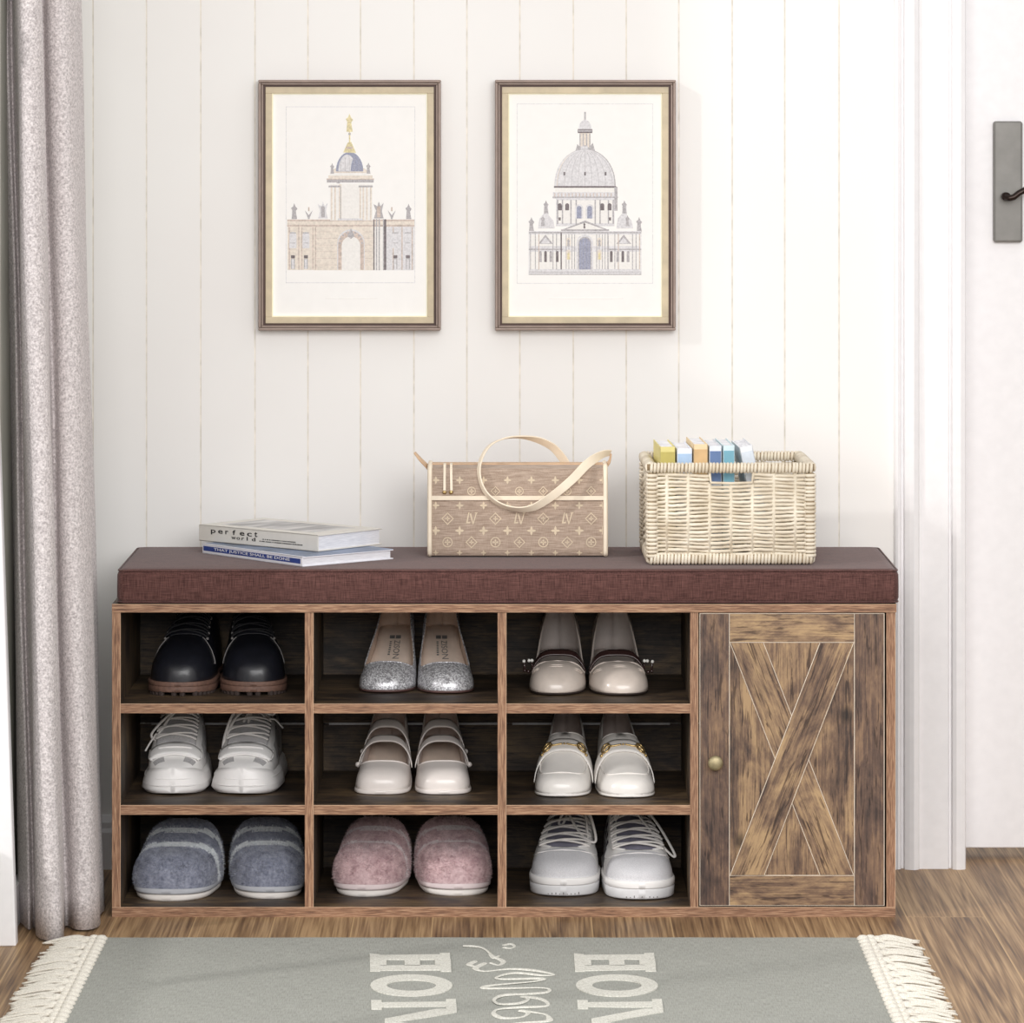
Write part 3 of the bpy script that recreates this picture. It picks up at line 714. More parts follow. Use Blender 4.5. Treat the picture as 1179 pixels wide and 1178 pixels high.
# ------------------------------------------------------------ handbag
M_CANVAS = weave('taupe_monogram_canvas', (150, 130, 114), (188, 168, 152), 1500, 900, .8, .2, .7)
M_LEATH = plain('cream_leather_trim', (240, 226, 204), .5, vary=.02); M_TANL = plain('tan_vegetable_leather', (206, 172, 138), .5, vary=.05)
M_MOTIF = plain('pale_gold_motif', (212, 194, 168), .7, vary=.04); M_GOLDM = plain('gold_hardware', (196, 168, 116), .28, .8)
by = YG(642, CUT); bx0, bx1 = XW(493, by), XW(699, by); bw = bx1 - bx0; bht = ZW(541, by) - CUT; bdp = .105
bag = thing('handbag', 'taupe patterned canvas handbag with cream leather trim and looping shoulder strap', 'handbag', (bx0 + bw / 2, by, CUT + .0006))
hb = bw / 2; sc = (by - CAM_Y) / FPX / 4.535          # metres per pixel of the zoomed bag picture
def BX(x): return (x - 618) * sc
def BZ(z): return (690 - z) * sc
def frontY(z):                                       # the front leans back a little towards the zip
    t = z / bht; return .004 * (1 - min(1, z / .012)) ** 2 + .016 * t * t
prof = [(.010, 0), (.003, .002), (frontY(.006), .006)] + [(frontY(bht * k / 12), bht * k / 12) for k in range(1, 13)] + [(.030, bht + .003), (bdp - .030, bht + .003)] + \
       [(bdp - frontY(bht * k / 12), bht * k / 12) for k in range(12, 0, -1)] + [(bdp - .003, .002), (bdp - .010, 0)]
b = MB(); rows = []
for i in range(25):
    u = -1 + 2 * i / 24; x = u * (hb - .003); pf_ = .0015 * (1 - u * u)
    rows.append([(x, y + (-pf_ if y < bdp / 2 else pf_), z) for y, z in prof])
b.grid(rows, closed=True); n_ = len(prof); b.f.append(list(range(n_))); b.m.append(0); b.f.append(list(range(24 * n_, 25 * n_))); b.m.append(0)
def motif(kind, zx, zz, r=19):
    x, z = BX(zx), BZ(zz); s_ = r * sc
    def tri(pts, dy=0):
        P = []
        for a, c in pts:
            X_, Z_ = x + a * s_, z + c * s_; Z_ = min(max(Z_, .001), bht - .001); X_ = min(max(X_, -hb + .006), hb - .006)
            P.append((X_, frontY(Z_) - .0015 * (1 - (X_ / hb) ** 2) - .0004 - dy, Z_))
        b.add(P, [list(range(len(P)))], 1)
    def star(q=1.0, ph=0, ink=1):
        for k_ in range(4):
            a = PI / 2 * k_ + ph; c, s2 = math.cos(a), math.sin(a)
            tri([(0, 0), (q * (.5 * c - .28 * s2), q * (.5 * s2 + .28 * c)), (q * c, q * s2), (q * (.5 * c + .28 * s2), q * (.5 * s2 - .28 * c))])
    def ring(n, rr, w_, ph=0):
        for k_ in range(n):
            a0 = 2 * PI * k_ / n + ph; a1 = 2 * PI * (k_ + 1) / n + ph
            tri([(rr * math.cos(a0), rr * math.sin(a0)), (rr * math.cos(a1), rr * math.sin(a1)), ((rr - w_) * math.cos(a1), (rr - w_) * math.sin(a1)), ((rr - w_) * math.cos(a0), (rr - w_) * math.sin(a0))])
    if kind == 'star': star(1.25, 0); star(.6, PI / 4)
    elif kind == 'round': ring(14, 1.5, .28); star(1.0)
    elif kind == 'diamond': ring(4, 1.7, .32); star(.75)
    else:            # interlaced monogram
        tri([(-.9, 1.7), (-.55, 1.7), (-1.1, -1.3), (-1.5, -1.3)]); tri([(-1.5, -1.3), (-.4, -1.3), (-.3, -.8), (-1.4, -.95)])
        tri([(-.5, 1.3), (-.1, 1.5), (.6, -1.5), (.3, -1.5)]); tri([(.3, -1.5), (.6, -1.4), (1.5, 1.6), (1.15, 1.5)]); tri([(.9, 1.7), (1.7, 1.7), (1.7, 1.5), (.9, 1.5)])
for i in range(8):
    x = 190 + 125 * i
    motif('star', x, 292, 17)
    motif('star', x, 422, 17); motif('star', x, 552, 20); motif('star', x, 668, 13)
for i in range(7):
    x = 252 + 125 * i
    if 300 < x: motif('round' if i % 2 else 'diamond', x, 348, 15)
    motif(['diamond', 'mono', 'diamond', 'mono', 'diamond', 'mono', 'diamond'][i], x, 490, 19)
    motif('diamond' if i % 2 else 'round', x, 612, 18)
b.build('bag_body', [M_CANVAS, M_MOTIF], bag, smooth=False)
for s_ in (-1, 1):
    e = MB(); path = [(s_ * (hb - .002), y - (.0012 if y < bdp / 2 else -.0012), max(z, .0034)) for y, z in prof]
    e.tube(path, .0033, 8, closed=True); e.build('piping', M_LEATH, bag, smooth=True)
e = MB(); zc = BZ(383); e.ribbon([(x, frontY(zc) - .0028, zc) for x in (-hb + .003, -.05, 0, .05, hb - .003)], [(0, 0, 1)] * 5, .0058, .0016)
e.build('trim_band', M_LEATH, bag)
e = MB(); e.box(-hb + .004, hb - .004, .040, bdp - .040, bht + .0025, bht + .0048); e.build('zip', M_TANL, bag, bevel=.0005)
for zx in (236, 270):
    e = MB(); x = BX(zx); zz0, zz1 = BZ(345), BZ(243); y = frontY(zz0)
    e.ribbon([(x, .030, bht + .0055), (x, frontY(zz1) + .004, bht + .0045), (x, frontY(zz1) - .003, zz1 - .003), (x + .0006 * (1 if zx > 250 else 0), y - .0035, zz0)], [(1, 0, 0)] * 4, .0034, .0014)
    zp = e.build('zip_pull', M_LEATH, bag)
    e = MB(); e.ball((x, y - .004, zz0 - .0022), (.0030, .0018, .0026)); e.build('metal_tip', M_GOLDM, zp, smooth=True)
# flared leather tabs at both ends, and the strap
def rib(name, zpts, mat, wid, th=.0022, side=(0, 1, 0), sides=None, parent=bag):
    e = MB(); P = crom([(BX(x), y, BZ(z)) for x, y, z in zpts], 6)
    if sides: D_ = crom(sides, 6)
    else: D_ = [side] * len(P)
    if isinstance(wid, list): w_ = [w[0] for w in crom([(v,) for v in wid], 6)]
    else: w_ = wid
    e.ribbon(P, D_, w_, th); return e.build(name, mat, parent, smooth=False, bevel=.0004, seg=1)
rib('end_tab', [(150, .055, 330), (158, .055, 262), (140, .052, 232), (105, .05, 195), (75, .05, 158)], M_TANL, [.020, .020, .017, .014, .008], side=(0, 1, .25))
rib('end_tab', [(1085, .055, 330), (1078, .055, 262), (1084, .052, 232), (1102, .05, 205), (1110, .05, 165)], M_TANL, [.020, .020, .017, .014, .010], side=(0, 1, .25))
rib('shoulder_strap', [(1106, .046, 160), (1060, .030, 165), (985, .010, 205), (900, -.006, 285), (800, -.014, 365), (700, -.016, 425), (610, -.014, 434), (520, -.010, 408), (450, -.004, 350), (418, .004, 270),
                       (424, .018, 190), (470, .030, 118), (545, .042, 84), (630, .052, 78), (720, .062, 95), (800, .070, 135), (850, .074, 190), (880, .076, 240), (885, .074, 300)], M_LEATH,
    [.009, .012, .0125, .012, .0115, .011, .010, .010, .010, .010, .010, .010, .010, .010, .012, .013, .013, .012, .011],
    sides=[(.5, 0, .8), (.4, .1, .9), (-.6, 0, .8), (-.6, 0, .8), (-.55, -.2, .8), (-.3, -.5, .7), (0, -.7, .5), (.3, -.9, .4), (.4, -.9, .2), (.3, -.9, 0), (.3, -.9, 0), (.3, -.9, .1), (.2, -.9, .15), (.1, -.9, .3), (0, -.7, .6), (.2, -.6, .7), (.5, -.5, .6), (.6, -.5, .4), (.6, -.5, .3)])

# ------------------------------------------------------------ wicker basket with books
def mat_wick():
    m, nt, b = new_mat('pale_wicker'); v = coords(nt, (30, 30, 30), rand=True)
    n = N(nt, 'ShaderNodeTexNoise', Scale=1.0, Detail=4.0); L(nt, v, n.inputs['Vector'])
    r = ramp(nt, [(.3, (212, 198, 174)), (.7, (243, 234, 216))]); L(nt, n.outputs['Fac'], r.inputs['Fac']); L(nt, r.outputs['Color'], b.inputs['Base Color'])
    b.inputs['Roughness'].default_value = .6; return m
M_WICK = mat_wick(); M_CORE = plain('basket_core', (150, 128, 98), .8)  # darker tan for the wrapped bars' cores and the base
wy = YG(651, CUT); wx0, wx1 = XW(744.5, wy), XW(939.5, wy); ww = wx1 - wx0; wh = ZW(533, wy) - CUT; wd = .205; wrz = math.radians(0.9)
basket = thing('wicker_basket', 'pale woven wicker basket holding a row of small books, standing on the cushion', 'basket', (wx0 + ww / 2, wy, CUT), wrz)
hw_ = ww / 2; rimh = .0145
def woven(name, x0, x1, z0, z1, place, hole=None, nst=7, flip=0):
    """rows of strands waving over upright stakes; place(u, v_out, z) gives the point"""
    b = MB(); n = 22; dz = (z1 - z0) / n; cut = lambda z: hole and hole[2] - dz * .2 < z < hole[3] + dz
    st = [x0 + (x1 - x0) * (k + .5) / nst for k in range(nst)]
    pitch = (x1 - x0) / nst
    for i in range(n):
        z = z0 + dz * (i + .5); segs = [(x0, x1)]
        if cut(z): segs = [(x0, hole[0]), (hole[1], x1)]
        for a, c in segs:
            k = max(4, int((c - a) / .0035)); P = []
            for j in range(k + 1):
                u = a + (c - a) * j / k; ph = (u - x0) / pitch
                w_ = math.cos(PI * ph + PI * (i % 2)) * .0022
                P.append(place(u, w_, z + .0011 * math.sin(PI * ph * .5 + i * .35) + rnd.uniform(-.0003, .0003)))
            b.tube(P, dz * .49, 6)
    for u in st:
        if hole and hole[0] < u < hole[1]:
            b.tube([place(u, 0, z0), place(u, 0, hole[2])], .0028, 6); b.tube([place(u, 0, hole[3]), place(u, 0, z1)], .0028, 6)
        else: b.tube([place(u, 0, z0), place(u, 0, z1)], .0028, 6)
    if hole:
        h = hole; b.tube([place(h[0], .001, h[3] + .002), place(h[0] + .002, .002, h[2] + .001), place((h[0] + h[1]) / 2, .002, h[2]), place(h[1] - .002, .002, h[2] + .001), place(h[1], .001, h[3] + .002)], .0022, 6)
    return b.build(name, M_WICK, basket, smooth=True)
sb = (wy - CAM_Y) / FPX
hole = ((817 - 842) * sb, (868 - 842) * sb, ZW(557, wy) - CUT, ZW(544.5, wy) - CUT)
zb_, zt_ = .012, wh - rimh
cp = .013      # corner post width
woven('front_panel', -hw_ + cp, hw_ - cp, zb_, zt_, lambda u, w_, z: (u, .006 - w_, z), hole)
woven('back_panel', -hw_ + cp, hw_ - cp, zb_, zt_, lambda u, w_, z: (u, wd - .006 + w_, z), hole)
woven('side_panel', cp, wd - cp, zb_, zt_, lambda u, w_, z: (-hw_ + .006 - w_, u, z), None, 6)
woven('side_panel', cp, wd - cp, zb_, zt_, lambda u, w_, z: (hw_ - .006 + w_, u, z), None, 6)
def wrapbar(name, p0, p1, hx, hz, pitch=.0046):
    """bar wrapped with strands across its length"""
    b = MB(); p0, p1 = Vector(p0), Vector(p1); d = (p1 - p0); n = max(2, int(d.length / pitch)); dn = d.normalized()
    up = Vector((0, 0, 1)) if abs(dn.z) < .5 else Vector((0, 1, 0)); sd = dn.cross(up).normalized()
    for i in range(n):
        c = p0 + d * ((i + .5) / n); ring = []; jx = rnd.uniform(-.0004, .0004)
        for j in range(10):
            a = 2 * PI * j / 10; ca, sa = math.cos(a), math.sin(a)
            q = 3.2; rr = (abs(ca) ** q + abs(sa) ** q) ** (-1 / q)
            ring.append(c + sd * (hx * rr * ca) + up * (hz * rr * sa) + dn * (jx + pitch * .10 * sa))
        b.tube(ring, pitch * .52, 5, closed=True)
    b.box(-1, 1, -1, 1, -1, 1, 1, Matrix.Translation((p0 + p1) / 2) @ Matrix([[sd.x * hx * .9, dn.x * d.length / 2, up.x * hz * .9, 0], [sd.y * hx * .9, dn.y * d.length / 2, up.y * hz * .9, 0], [sd.z * hx * .9, dn.z * d.length / 2, up.z * hz * .9, 0], [0, 0, 0, 1]]))
    return b.build(name, [M_WICK, M_CORE], basket, smooth=True, recalc=True)
for nm, z, hz, hx in (('top_rim', wh - rimh / 2, rimh / 2 - .002, .0055), ('base_rim', .0085, .006, .0042)):
    wrapbar(nm, (-hw_ + .004, .006, z), (hw_ - .004, .006, z), hx, hz); wrapbar(nm, (-hw_ + .004, wd - .006, z), (hw_ - .004, wd - .006, z), hx, hz)
    wrapbar(nm, (-hw_ + .006, .012, z), (-hw_ + .006, wd - .012, z), hx, hz); wrapbar(nm, (hw_ - .006, .012, z), (hw_ - .006, wd - .012, z), hx, hz)
for sx in (-1, 1):
    for y in (.007, wd - .007):
        wrapbar('corner_post', (sx * (hw_ - .0075), y, .010), (sx * (hw_ - .0075), y, wh - rimh), .0062, .0052, .0052)
b = MB(); b.box(-hw_ + .008, hw_ - .008, .008, wd - .008, .004, .008); b.build('base', M_CORE, basket)

def col(name, c): return plain(name, c, .55, vary=.03)
BK = [  # front-left px, front-right px, top row px, colours (spine, label), lean, label text
    (760, 777.5, 514.5, (226, 214, 140), (190, 176, 96), 0, 'small yellow upright book, leftmost in the basket'),
    (779.5, 797, 516.5, (232, 236, 246), (170, 196, 226), 0, 'small white upright book with pale blue label, second from left in the basket'),
    (798.5, 815, 511.5, (236, 212, 170), (214, 178, 128), 0, 'small beige upright book, third from left in the basket'),
    (816.5, 831, 513.5, (226, 232, 240), (98, 124, 168), 0, 'small upright book with dark blue label, in the middle of the basket row'),
    (832.5, 846, 513, (214, 234, 240), (120, 176, 196), 0, 'small pale teal upright book in the basket, left of the leaning white one'),
    (852, 867, 514, (240, 242, 246), (214, 222, 232), -.20, 'small white book leaning left at the right end of the basket row')]
fz = CUT + .0085; fY = wy + .030
for i, (pa, pb, pt, c1, c2, lean, lab) in enumerate(BK):
    x0, x1 = XW(pa, fY), XW(pb, fY); h = ZW(pt, fY) - fz; dpt = .13; th = x1 - x0
    o = thing('book', lab, 'book', ((x0 + x1) / 2 if not lean else XW(850, fY) + th / 2 + h * .21, fY, fz), math.radians(2.0), 'small books in the wicker basket')
    cm = col('book_cloth', c1); sm = col('book_label', c2); cv = .0012
    T = Matrix.Rotation(lean, 4, 'Y')
    if lean: h = h / math.cos(lean) - .002; T = Matrix.Translation((0, 0, th / 2 * math.sin(-lean) + .0004)) @ T
    b = MB()
    b.box(-th / 2, -th / 2 + cv, 0, dpt, 0, h, 0, T); b.box(th / 2 - cv, th / 2, 0, dpt, 0, h, 0, T); b.box(-th / 2, th / 2, 0, cv, 0, h, 0, T)
    b.build('cover', cm, o, bevel=.0004)
    b = MB(); b.box(-th / 2 + cv, th / 2 - cv, cv, dpt - .003, .002, h - .002, 0, T); b.build('pages', M_PAGES, o)
    b = MB(); b.box(-th / 2 + .001, th / 2 - .001, -.0004, 0, h - .030, h - .007, 0, T); b.box(-th / 2 + .001, th / 2 - .001, -.0004, 0, h - .052, h - .036, 0, T); b.build('spine_label', sm, o)

# ------------------------------------------------------------ rug
M_RUG = weave('grey_woven_rug', (146, 148, 142), (170, 172, 166), 1, 1, bmp=.2)
def mat_rug():
    m, nt, b = new_mat('grey_flat_weave')
    outs = []
    for sc in ((900, 60, 1), (60, 900, 1)):
        v = coords(nt, sc, rand=False); n = N(nt, 'ShaderNodeTexNoise', Scale=1.0, Detail=2.0); L(nt, v, n.inputs['Vector']); outs.append(n.outputs['Fac'])
    ad = N(nt, 'ShaderNodeMix', _data_type='FLOAT'); ad.inputs[0].default_value = .5; L(nt, outs[0], ad.inputs[2]); L(nt, outs[1], ad.inputs[3])
    r = ramp(nt, [(.36, (146, 147, 140)), (.64, (176, 177, 170))]); L(nt, ad.outputs[0], r.inputs['Fac']); L(nt, r.outputs['Color'], b.inputs['Base Color'])
    b.inputs['Roughness'].default_value = .95; b.inputs['Specular IOR Level'].default_value = .15; bump(nt, b, ad.outputs[0], .35, .0006); return m
M_RUG = mat_rug(); M_LETTER = fabric('cream_woven_lettering', (198, 196, 186), (228, 227, 218), 500, .95, 0, .3)
M_YARN = fabric('cream_cotton_yarn', (212, 206, 193), (238, 233, 222), 700, .95, .1, .4)
RT = .006; ry1 = YG(1079.5, RT); ry0 = ry1 - .78; rx0, rx1 = XW(120.5, ry1), XW(990, ry1)
rug = thing('rug', 'grey flat-woven rug with cream HOME lettering and knotted cream fringes in front of the bench', 'rug', ((rx0 + rx1) / 2, (ry0 + ry1) / 2, 0))
ox, oy = (rx0 + rx1) / 2, (ry0 + ry1) / 2
b = MB(); rows = []
nx, ny = 80, 60
for j in range(ny + 1):
    y = ry0 + (ry1 - ry0) * j / ny
    rows.append([(rx0 + (rx1 - rx0) * i / nx - ox, y - oy, RT + .0006 * math.sin(i * .5 + j * .2) * math.sin(j * .37)) for i in range(nx + 1)])
b.grid(rows)
b.box(rx0 - ox, rx1 - ox, ry0 - oy, ry1 - oy, .0002, RT - .001)
b.build('woven_mat', M_RUG, rug)
# lettering in px of the photograph, dropped on to the rug's surface
def RP(px, py, dz=.0012):
    Y = YG(py, RT); return (XW(px, Y) - ox, Y - oy, RT + dz)
b = MB()
def lp(pts): P = [RP(*p) for p in pts]; b.add(P + [(x, y, RT - .0005) for x, y, z in P], [list(range(len(P)))] + [(i, (i + 1) % len(P), (i + 1) % len(P) + len(P), i + len(P)) for i in range(len(P))])
sz = 2.807
def zpt(x, y): return (380 + x / sz, 1040 + y / sz)
def slab(x0, x1, y0, y1, waist=5):
    m = (x0 + x1) / 2; return
def letters(dx, dx2):
    """rotated slab-serif H, O, M stacked down the rug (dx shift of the column at the top, dx2 further down)"""
    def q(x, y): return zpt(x + dx + dx2 * (y - 165) / 200, y)
    # H: two long bars joined by a centre tie, serif blocks at both ends
    lp([q(128, 165), q(160, 168), q(160, 182), q(128, 184)]); lp([q(160, 170), q(355, 168), q(355, 183), q(160, 184)]); lp([q(355, 164), q(387, 163), q(388, 182), q(355, 184)])
    lp([q(128, 204), q(160, 204), q(160, 222), q(128, 222)]); lp([q(160, 204), q(356, 202), q(356, 217), q(160, 220)]); lp([q(356, 203), q(389, 202), q(390, 222), q(356, 222)])
    lp([q(160, 184), q(182, 184), q(182, 205), q(160, 205)]); lp([q(240, 184), q(290, 184), q(290, 204), q(240, 204)]); lp([q(338, 184), q(355, 184), q(355, 203), q(338, 203)])
    lp([q(128, 184), q(160, 186), q(160, 203), q(128, 203)]); lp([q(355, 185), q(389, 183), q(390, 202), q(355, 202)])
    # O ring
    n = 30; o_ = len(b.v)
    for k in range(n):
        a0, a1 = 2 * PI * k / n, 2 * PI * (k + 1) / n
        def e(a, rx, ry): return q(260 + rx * math.cos(a), 268 + ry * math.sin(a))
        lp([e(a0, 133, 35), e(a1, 133, 35), e(a1, 80, 18), e(a0, 80, 18)])
    # M
    for y in (0, 108):
        lp([q(128, 316 + y), q(162, 316 + y), q(162, 344 + y), q(128, 344 + y)]); lp([q(370, 313 + y), q(402, 312 + y), q(404, 344 + y), q(370, 344 + y)])
        lp([q(162, 323 + y), q(370, 321 + y), q(370, 337 + y), q(162, 337 + y)])
    lp([q(404, 344), q(404, 354), q(215, 387), q(170, 384), q(170, 376), q(340, 344)])
    lp([q(170, 386), q(215, 387), q(404, 414), q(404, 424), q(340, 424), q(170, 394)])
    # E, further towards the camera
    lp([q(130, 462), q(400, 462), q(400, 484), q(130, 484)])
    for x, y in ((130, 528), (253, 516), (374, 528)): lp([q(x, 484), q(x + 26, 484), q(x + 26, y), q(x, y)])
letters(0, 6); b.build('lettering', M_LETTER, rug)
b = MB(); letters(660, 14); b.build('lettering', M_LETTER, rug)
b = MB()
def script(pts, w=5):
    P = crom([zpt(*p) for p in pts], 6); P3 = [RP(x, y, .0006) for x, y in P]
    b.tube(P3, [w * .5 / sz * .00118 * 2.0 * (1 + .35 * math.sin(i * .35)) for i in range(len(P3))], 6, flat=.35)
script([(430, 140), (470, 142), (500, 150), (530, 175), (560, 190), (545, 202), (520, 195)], 7)
script([(545, 172), (530, 180), (515, 168)], 5); script([(560, 138), (585, 134), (596, 142), (580, 148), (562, 145)], 6)
script([(470, 190), (450, 200), (470, 206), (500, 196), (470, 212), (500, 222), (580, 215), (660, 220), (722, 232), (690, 236), (600, 228), (540, 240), (560, 248), (685, 246), (650, 256), (520, 268), (510, 278), (690, 276), (700, 290), (640, 296)], 8)
script([(640, 296), (560, 300), (530, 314), (550, 328), (610, 326), (640, 312), (620, 304), (680, 312), (704, 326), (690, 336), (600, 340), (540, 346), (530, 360), (560, 374), (620, 370), (640, 356), (616, 350), (690, 360), (708, 372), (700, 384), (620, 388), (560, 396)], 8)
script([(560, 396), (540, 420), (620, 430), (720, 436), (640, 448), (560, 460), (600, 470)], 8)
b.build('script_lettering', M_LETTER, rug)
for side, xe_ in ((-1, rx0 - ox), (1, rx1 - ox)):
    b = MB(); yy = ry0 - oy
    n = 34
    for i in range(n):
        y = ry0 - oy + (ry1 - ry0) * (i + .5) / n
        b.ball((xe_ + side * .003, y, .0062), (.0085, .0095, .0055), k=10)
        b.ball((xe_ + side * .013, y + .005, .0060), (.0075, .0080, .0050), k=10)
    b.build('knotted_edge', M_YARN, rug, smooth=True)
    nt_ = 18
    for i in range(nt_):
        y = ry0 - oy + (ry1 - ry0) * (i + .5) / nt_ + rnd.uniform(-.002, .002); b = MB(); x = xe_ + side * .017
        b.ball((x + side * .004, y, .0065), (.0085, .0105, .0058), k=10)
        for k in range(11):
            a = (k - 5) * .0034; ln = .052 + rnd.uniform(-.010, .010); w1 = rnd.uniform(-.0025, .0025); w2 = rnd.uniform(-.004, .004)
            zz = .0035 + .003 * (k % 2)
            P = [(x, y + a * .45, .007), (x + side * ln * .3, y + a * .95 + w1, zz + .0035), (x + side * ln * .65, y + a * 1.0 + w1 * .3 + w2 * .6, zz + .001), (x + side * ln, y + a * 1.08 + w2, .003)]
            b.tube(crom(P, 3), [.0018] * 8 + [.0015, .0010], 5)
        b.build('tassel', M_YARN, rug, smooth=True)
# ------------------------------------------------------------ shoes
def interp(keys, s):
    """smooth (cubic Hermite) interpolation through keys [(s, v)]"""
    if s <= keys[0][0]: return keys[0][1]
    if s >= keys[-1][0]: return keys[-1][1]
    for i in range(len(keys) - 1):
        s0, v0 = keys[i]; s1, v1 = keys[i + 1]
        if s0 <= s <= s1:
            h = s1 - s0; d = (v1 - v0) / h
            m0 = d if i == 0 else (0 if (v0 - keys[i - 1][1]) * (v1 - v0) <= 0 else 2 / (1 / ((v0 - keys[i - 1][1]) / (s0 - keys[i - 1][0])) + 1 / d))
            m1 = d if i == len(keys) - 2 else (0 if (v1 - v0) * (keys[i + 2][1] - v1) <= 0 else 2 / (1 / d + 1 / ((keys[i + 2][1] - v1) / (keys[i + 2][0] - s1))))
            t = (s - s0) / h
            return (2 * t**3 - 3 * t**2 + 1) * v0 + (t**3 - 2 * t**2 + t) * h * m0 + (-2 * t**3 + 3 * t**2) * v1 + (t**3 - t**2) * h * m1
def capf(u, n):
    if u >= 1: return 1.0
    if u <= 0: return 0.0
    return (1 - (1 - u) ** n) ** (1.0 / n)

class Last:
    """foot-shaped surface; s runs 0 (toe) to 1 (heel), th 0..pi from +x side over the top to -x side"""
    def __init__(s, Ln, W, H, Z, C=((0, 0), (1, 0)), rt=.22, nt=2.3, rz=.10, nz=2.2, rh=.13, a=.75, b=.8, side=1, toe_min=0.0, lean=0.0):
        s.Ln, s.W, s.H, s.Z, s.C = Ln, W, H, Z, C; s.rt, s.nt, s.rz, s.nz, s.rh, s.a, s.b, s.side, s.lean = rt, nt, rz, nz, rh, a, b, side, lean
        s.tm = toe_min
    def w(s, t): return interp(s.W, t) * capf(max(t / s.rt, .002), s.nt) * capf((1 - t) / s.rh, 2.0)
    def h(s, t): return interp(s.H, t) * (s.tm + (1 - s.tm) * capf(t / s.rz, s.nz))
    def c(s, t): return s.side * interp(s.C, t)
    def z0(s, t): return interp(s.Z, t)
    def P(s, t, th, off=0.0, y_off=0.0):
        cs, sn = math.cos(th), math.sin(th)
        w, h = s.w(t), s.h(t)
        x = s.c(t) + (w + off * abs(cs)) * (1 if cs >= 0 else -1) * abs(cs) ** s.a
        z = s.z0(t) + (h + off * abs(sn)) * abs(sn) ** s.b
        if off and t < .25: y_off -= off * (1 - t / .25)
        if off and t > .85: y_off += off * (t - .85) / .15
        return Vector((x, t * s.Ln + y_off, z))

def stations(n, s0=None, s1=None, extra=()):
    S = set(round(.5 - .5 * math.cos(PI * i / n), 5) for i in range(n + 1))
    if s0 is not None: S |= set(round(s0 + (s1 - s0) * (k / 9.0) ** 2, 5) for k in range(10))
    S |= set(extra)
    S = {v for v in S if v in (0.0, 1.0) or .004 < v < .997}; S |= {.005, .012, .02, .03, .995, .988}
    S = sorted(S); out = [S[0]]
    for v in S[1:]:
        if v - out[-1] > (.0012 if .04 < v < .96 else .0035): out.append(v)
    out[0] = 0.0; out[-1] = 1.0
    return out
def open_angle(s, s0, s1, phi):
    """half angle of the opening measured from the top"""
    if s0 is None or s <= s0: return 0.0
    if s >= s1: return interp(phi, s)
    u = (s1 - s) / (s1 - s0); return interp(phi, s1) * math.sqrt(max(0, 1 - u * u))

def upper(last, name, mats, parent, s0=None, s1=None, phi=None, n=34, nj=12, solid=.0016, mfun=None, off=0.0, extra=(), srange=(0, 1), smooth=True, dup=False):
    S = [s for s in stations(n, s0, s1, extra) if srange[0] - 1e-6 <= s <= srange[1] + 1e-6]
    b = MB(); front = []
    for sg in (0, 1):
        rows = []; cs = []
        for s in S:
            tc_ = PI / 2 - open_angle(s, s0, s1, phi); row = []
            for j in range(nj + 1):
                th = tc_ * j / nj; th = th if sg == 0 else PI - th
                row.append(last.P(s, th, off))
            rows.append(row)
        mf = None
        if mfun: mf = lambda i, j, sg=sg: mfun((S[i] + S[i + 1]) / 2, (j + .5) / nj, sg)
        b.grid(rows, mfun=mf); front.append(rows[0])
    if srange[0] == 0: nose(b, front)
    return b.build(name, mats, parent, smooth=smooth, weld=.00012, solid=solid, offset=-1)
def nose(b, front):
    """close the blunt tip of the toe"""
    P = front[0] + front[1][::-1][1:]; b.add(P, [list(range(len(P)))], 0)
def topline(last, s0, s1, phi, off=0.0, n=34):
    A = [last.P(s, PI / 2 - open_angle(s, s0, s1, phi), off) for s in stations(n, s0, s1) if s >= s0 - 1e-6]
    B = [last.P(s, PI / 2 + open_angle(s, s0, s1, phi), off) for s in stations(n, s0, s1) if s >= s0 - 1e-6]
    return A[::-1] + B[1:]
def topline_tube(last, name, mat, parent, s0, s1, phi, r, off=0.0):
    b = MB(); b.tube(topline(last, s0, s1, phi, off), r, 6); return b.build(name, mat, parent, smooth=True)
def sole(last, name, mats, parent, zt, zb, e=.002, rnd_=.002, n=40, flare=0.0, bot=.9, mf=None, spring=0.0, srange=(0, 1)):
    """slab under the upper. zt(s), zb(s): top and bottom heights; e: how far it sticks out"""
    rows = []; S = [s for s in stations(n) if srange[0] <= s <= srange[1]]
    for s in S:
        w = last.w(s); cp_ = capf(s / .06, 2) * capf((1 - s) / .06, 2); y = -e + s * (last.Ln + 2 * e); c = last.c(s)
        a = w + e * cp_; T, B = zt(s), zb(s) + spring * max(0, 1 - s / .25) ** 2; q = min(rnd_, (T - B) * .45, a * .6 + 1e-6); k = capf(s / .05, 2)
        y2 = 1.0
        row = [(a - q, T), (a, T - q), (a + flare * cp_ * .6, (T + B) / 2), (a + flare * cp_, B + q), (a + flare * cp_ - q, B), (0, B)]
        full = [(x, z) for x, z in row] + [(-x, z) for x, z in row[::-1][1:]] + [(0, T)]
        R = []
        for x, z in full:
            lowf = (T - z) / max(1e-6, T - B); yy = y
            if s < .5: yy = y - flare * lowf * (1 - s / .5) * .8
            R.append((c + (x if abs(x) > 1e-9 else 0), yy, z))
        rows.append(R)
    b = MB(); b.grid(rows, closed=True, mfun=mf); k = len(rows[0]); nv = len(b.v)
    b.f.append(list(range(k - 1, -1, -1))); b.m.append(0); b.f.append(list(range(nv - k, nv))); b.m.append(0)
    return b.build(name, mats, parent, smooth=True, recalc=True)
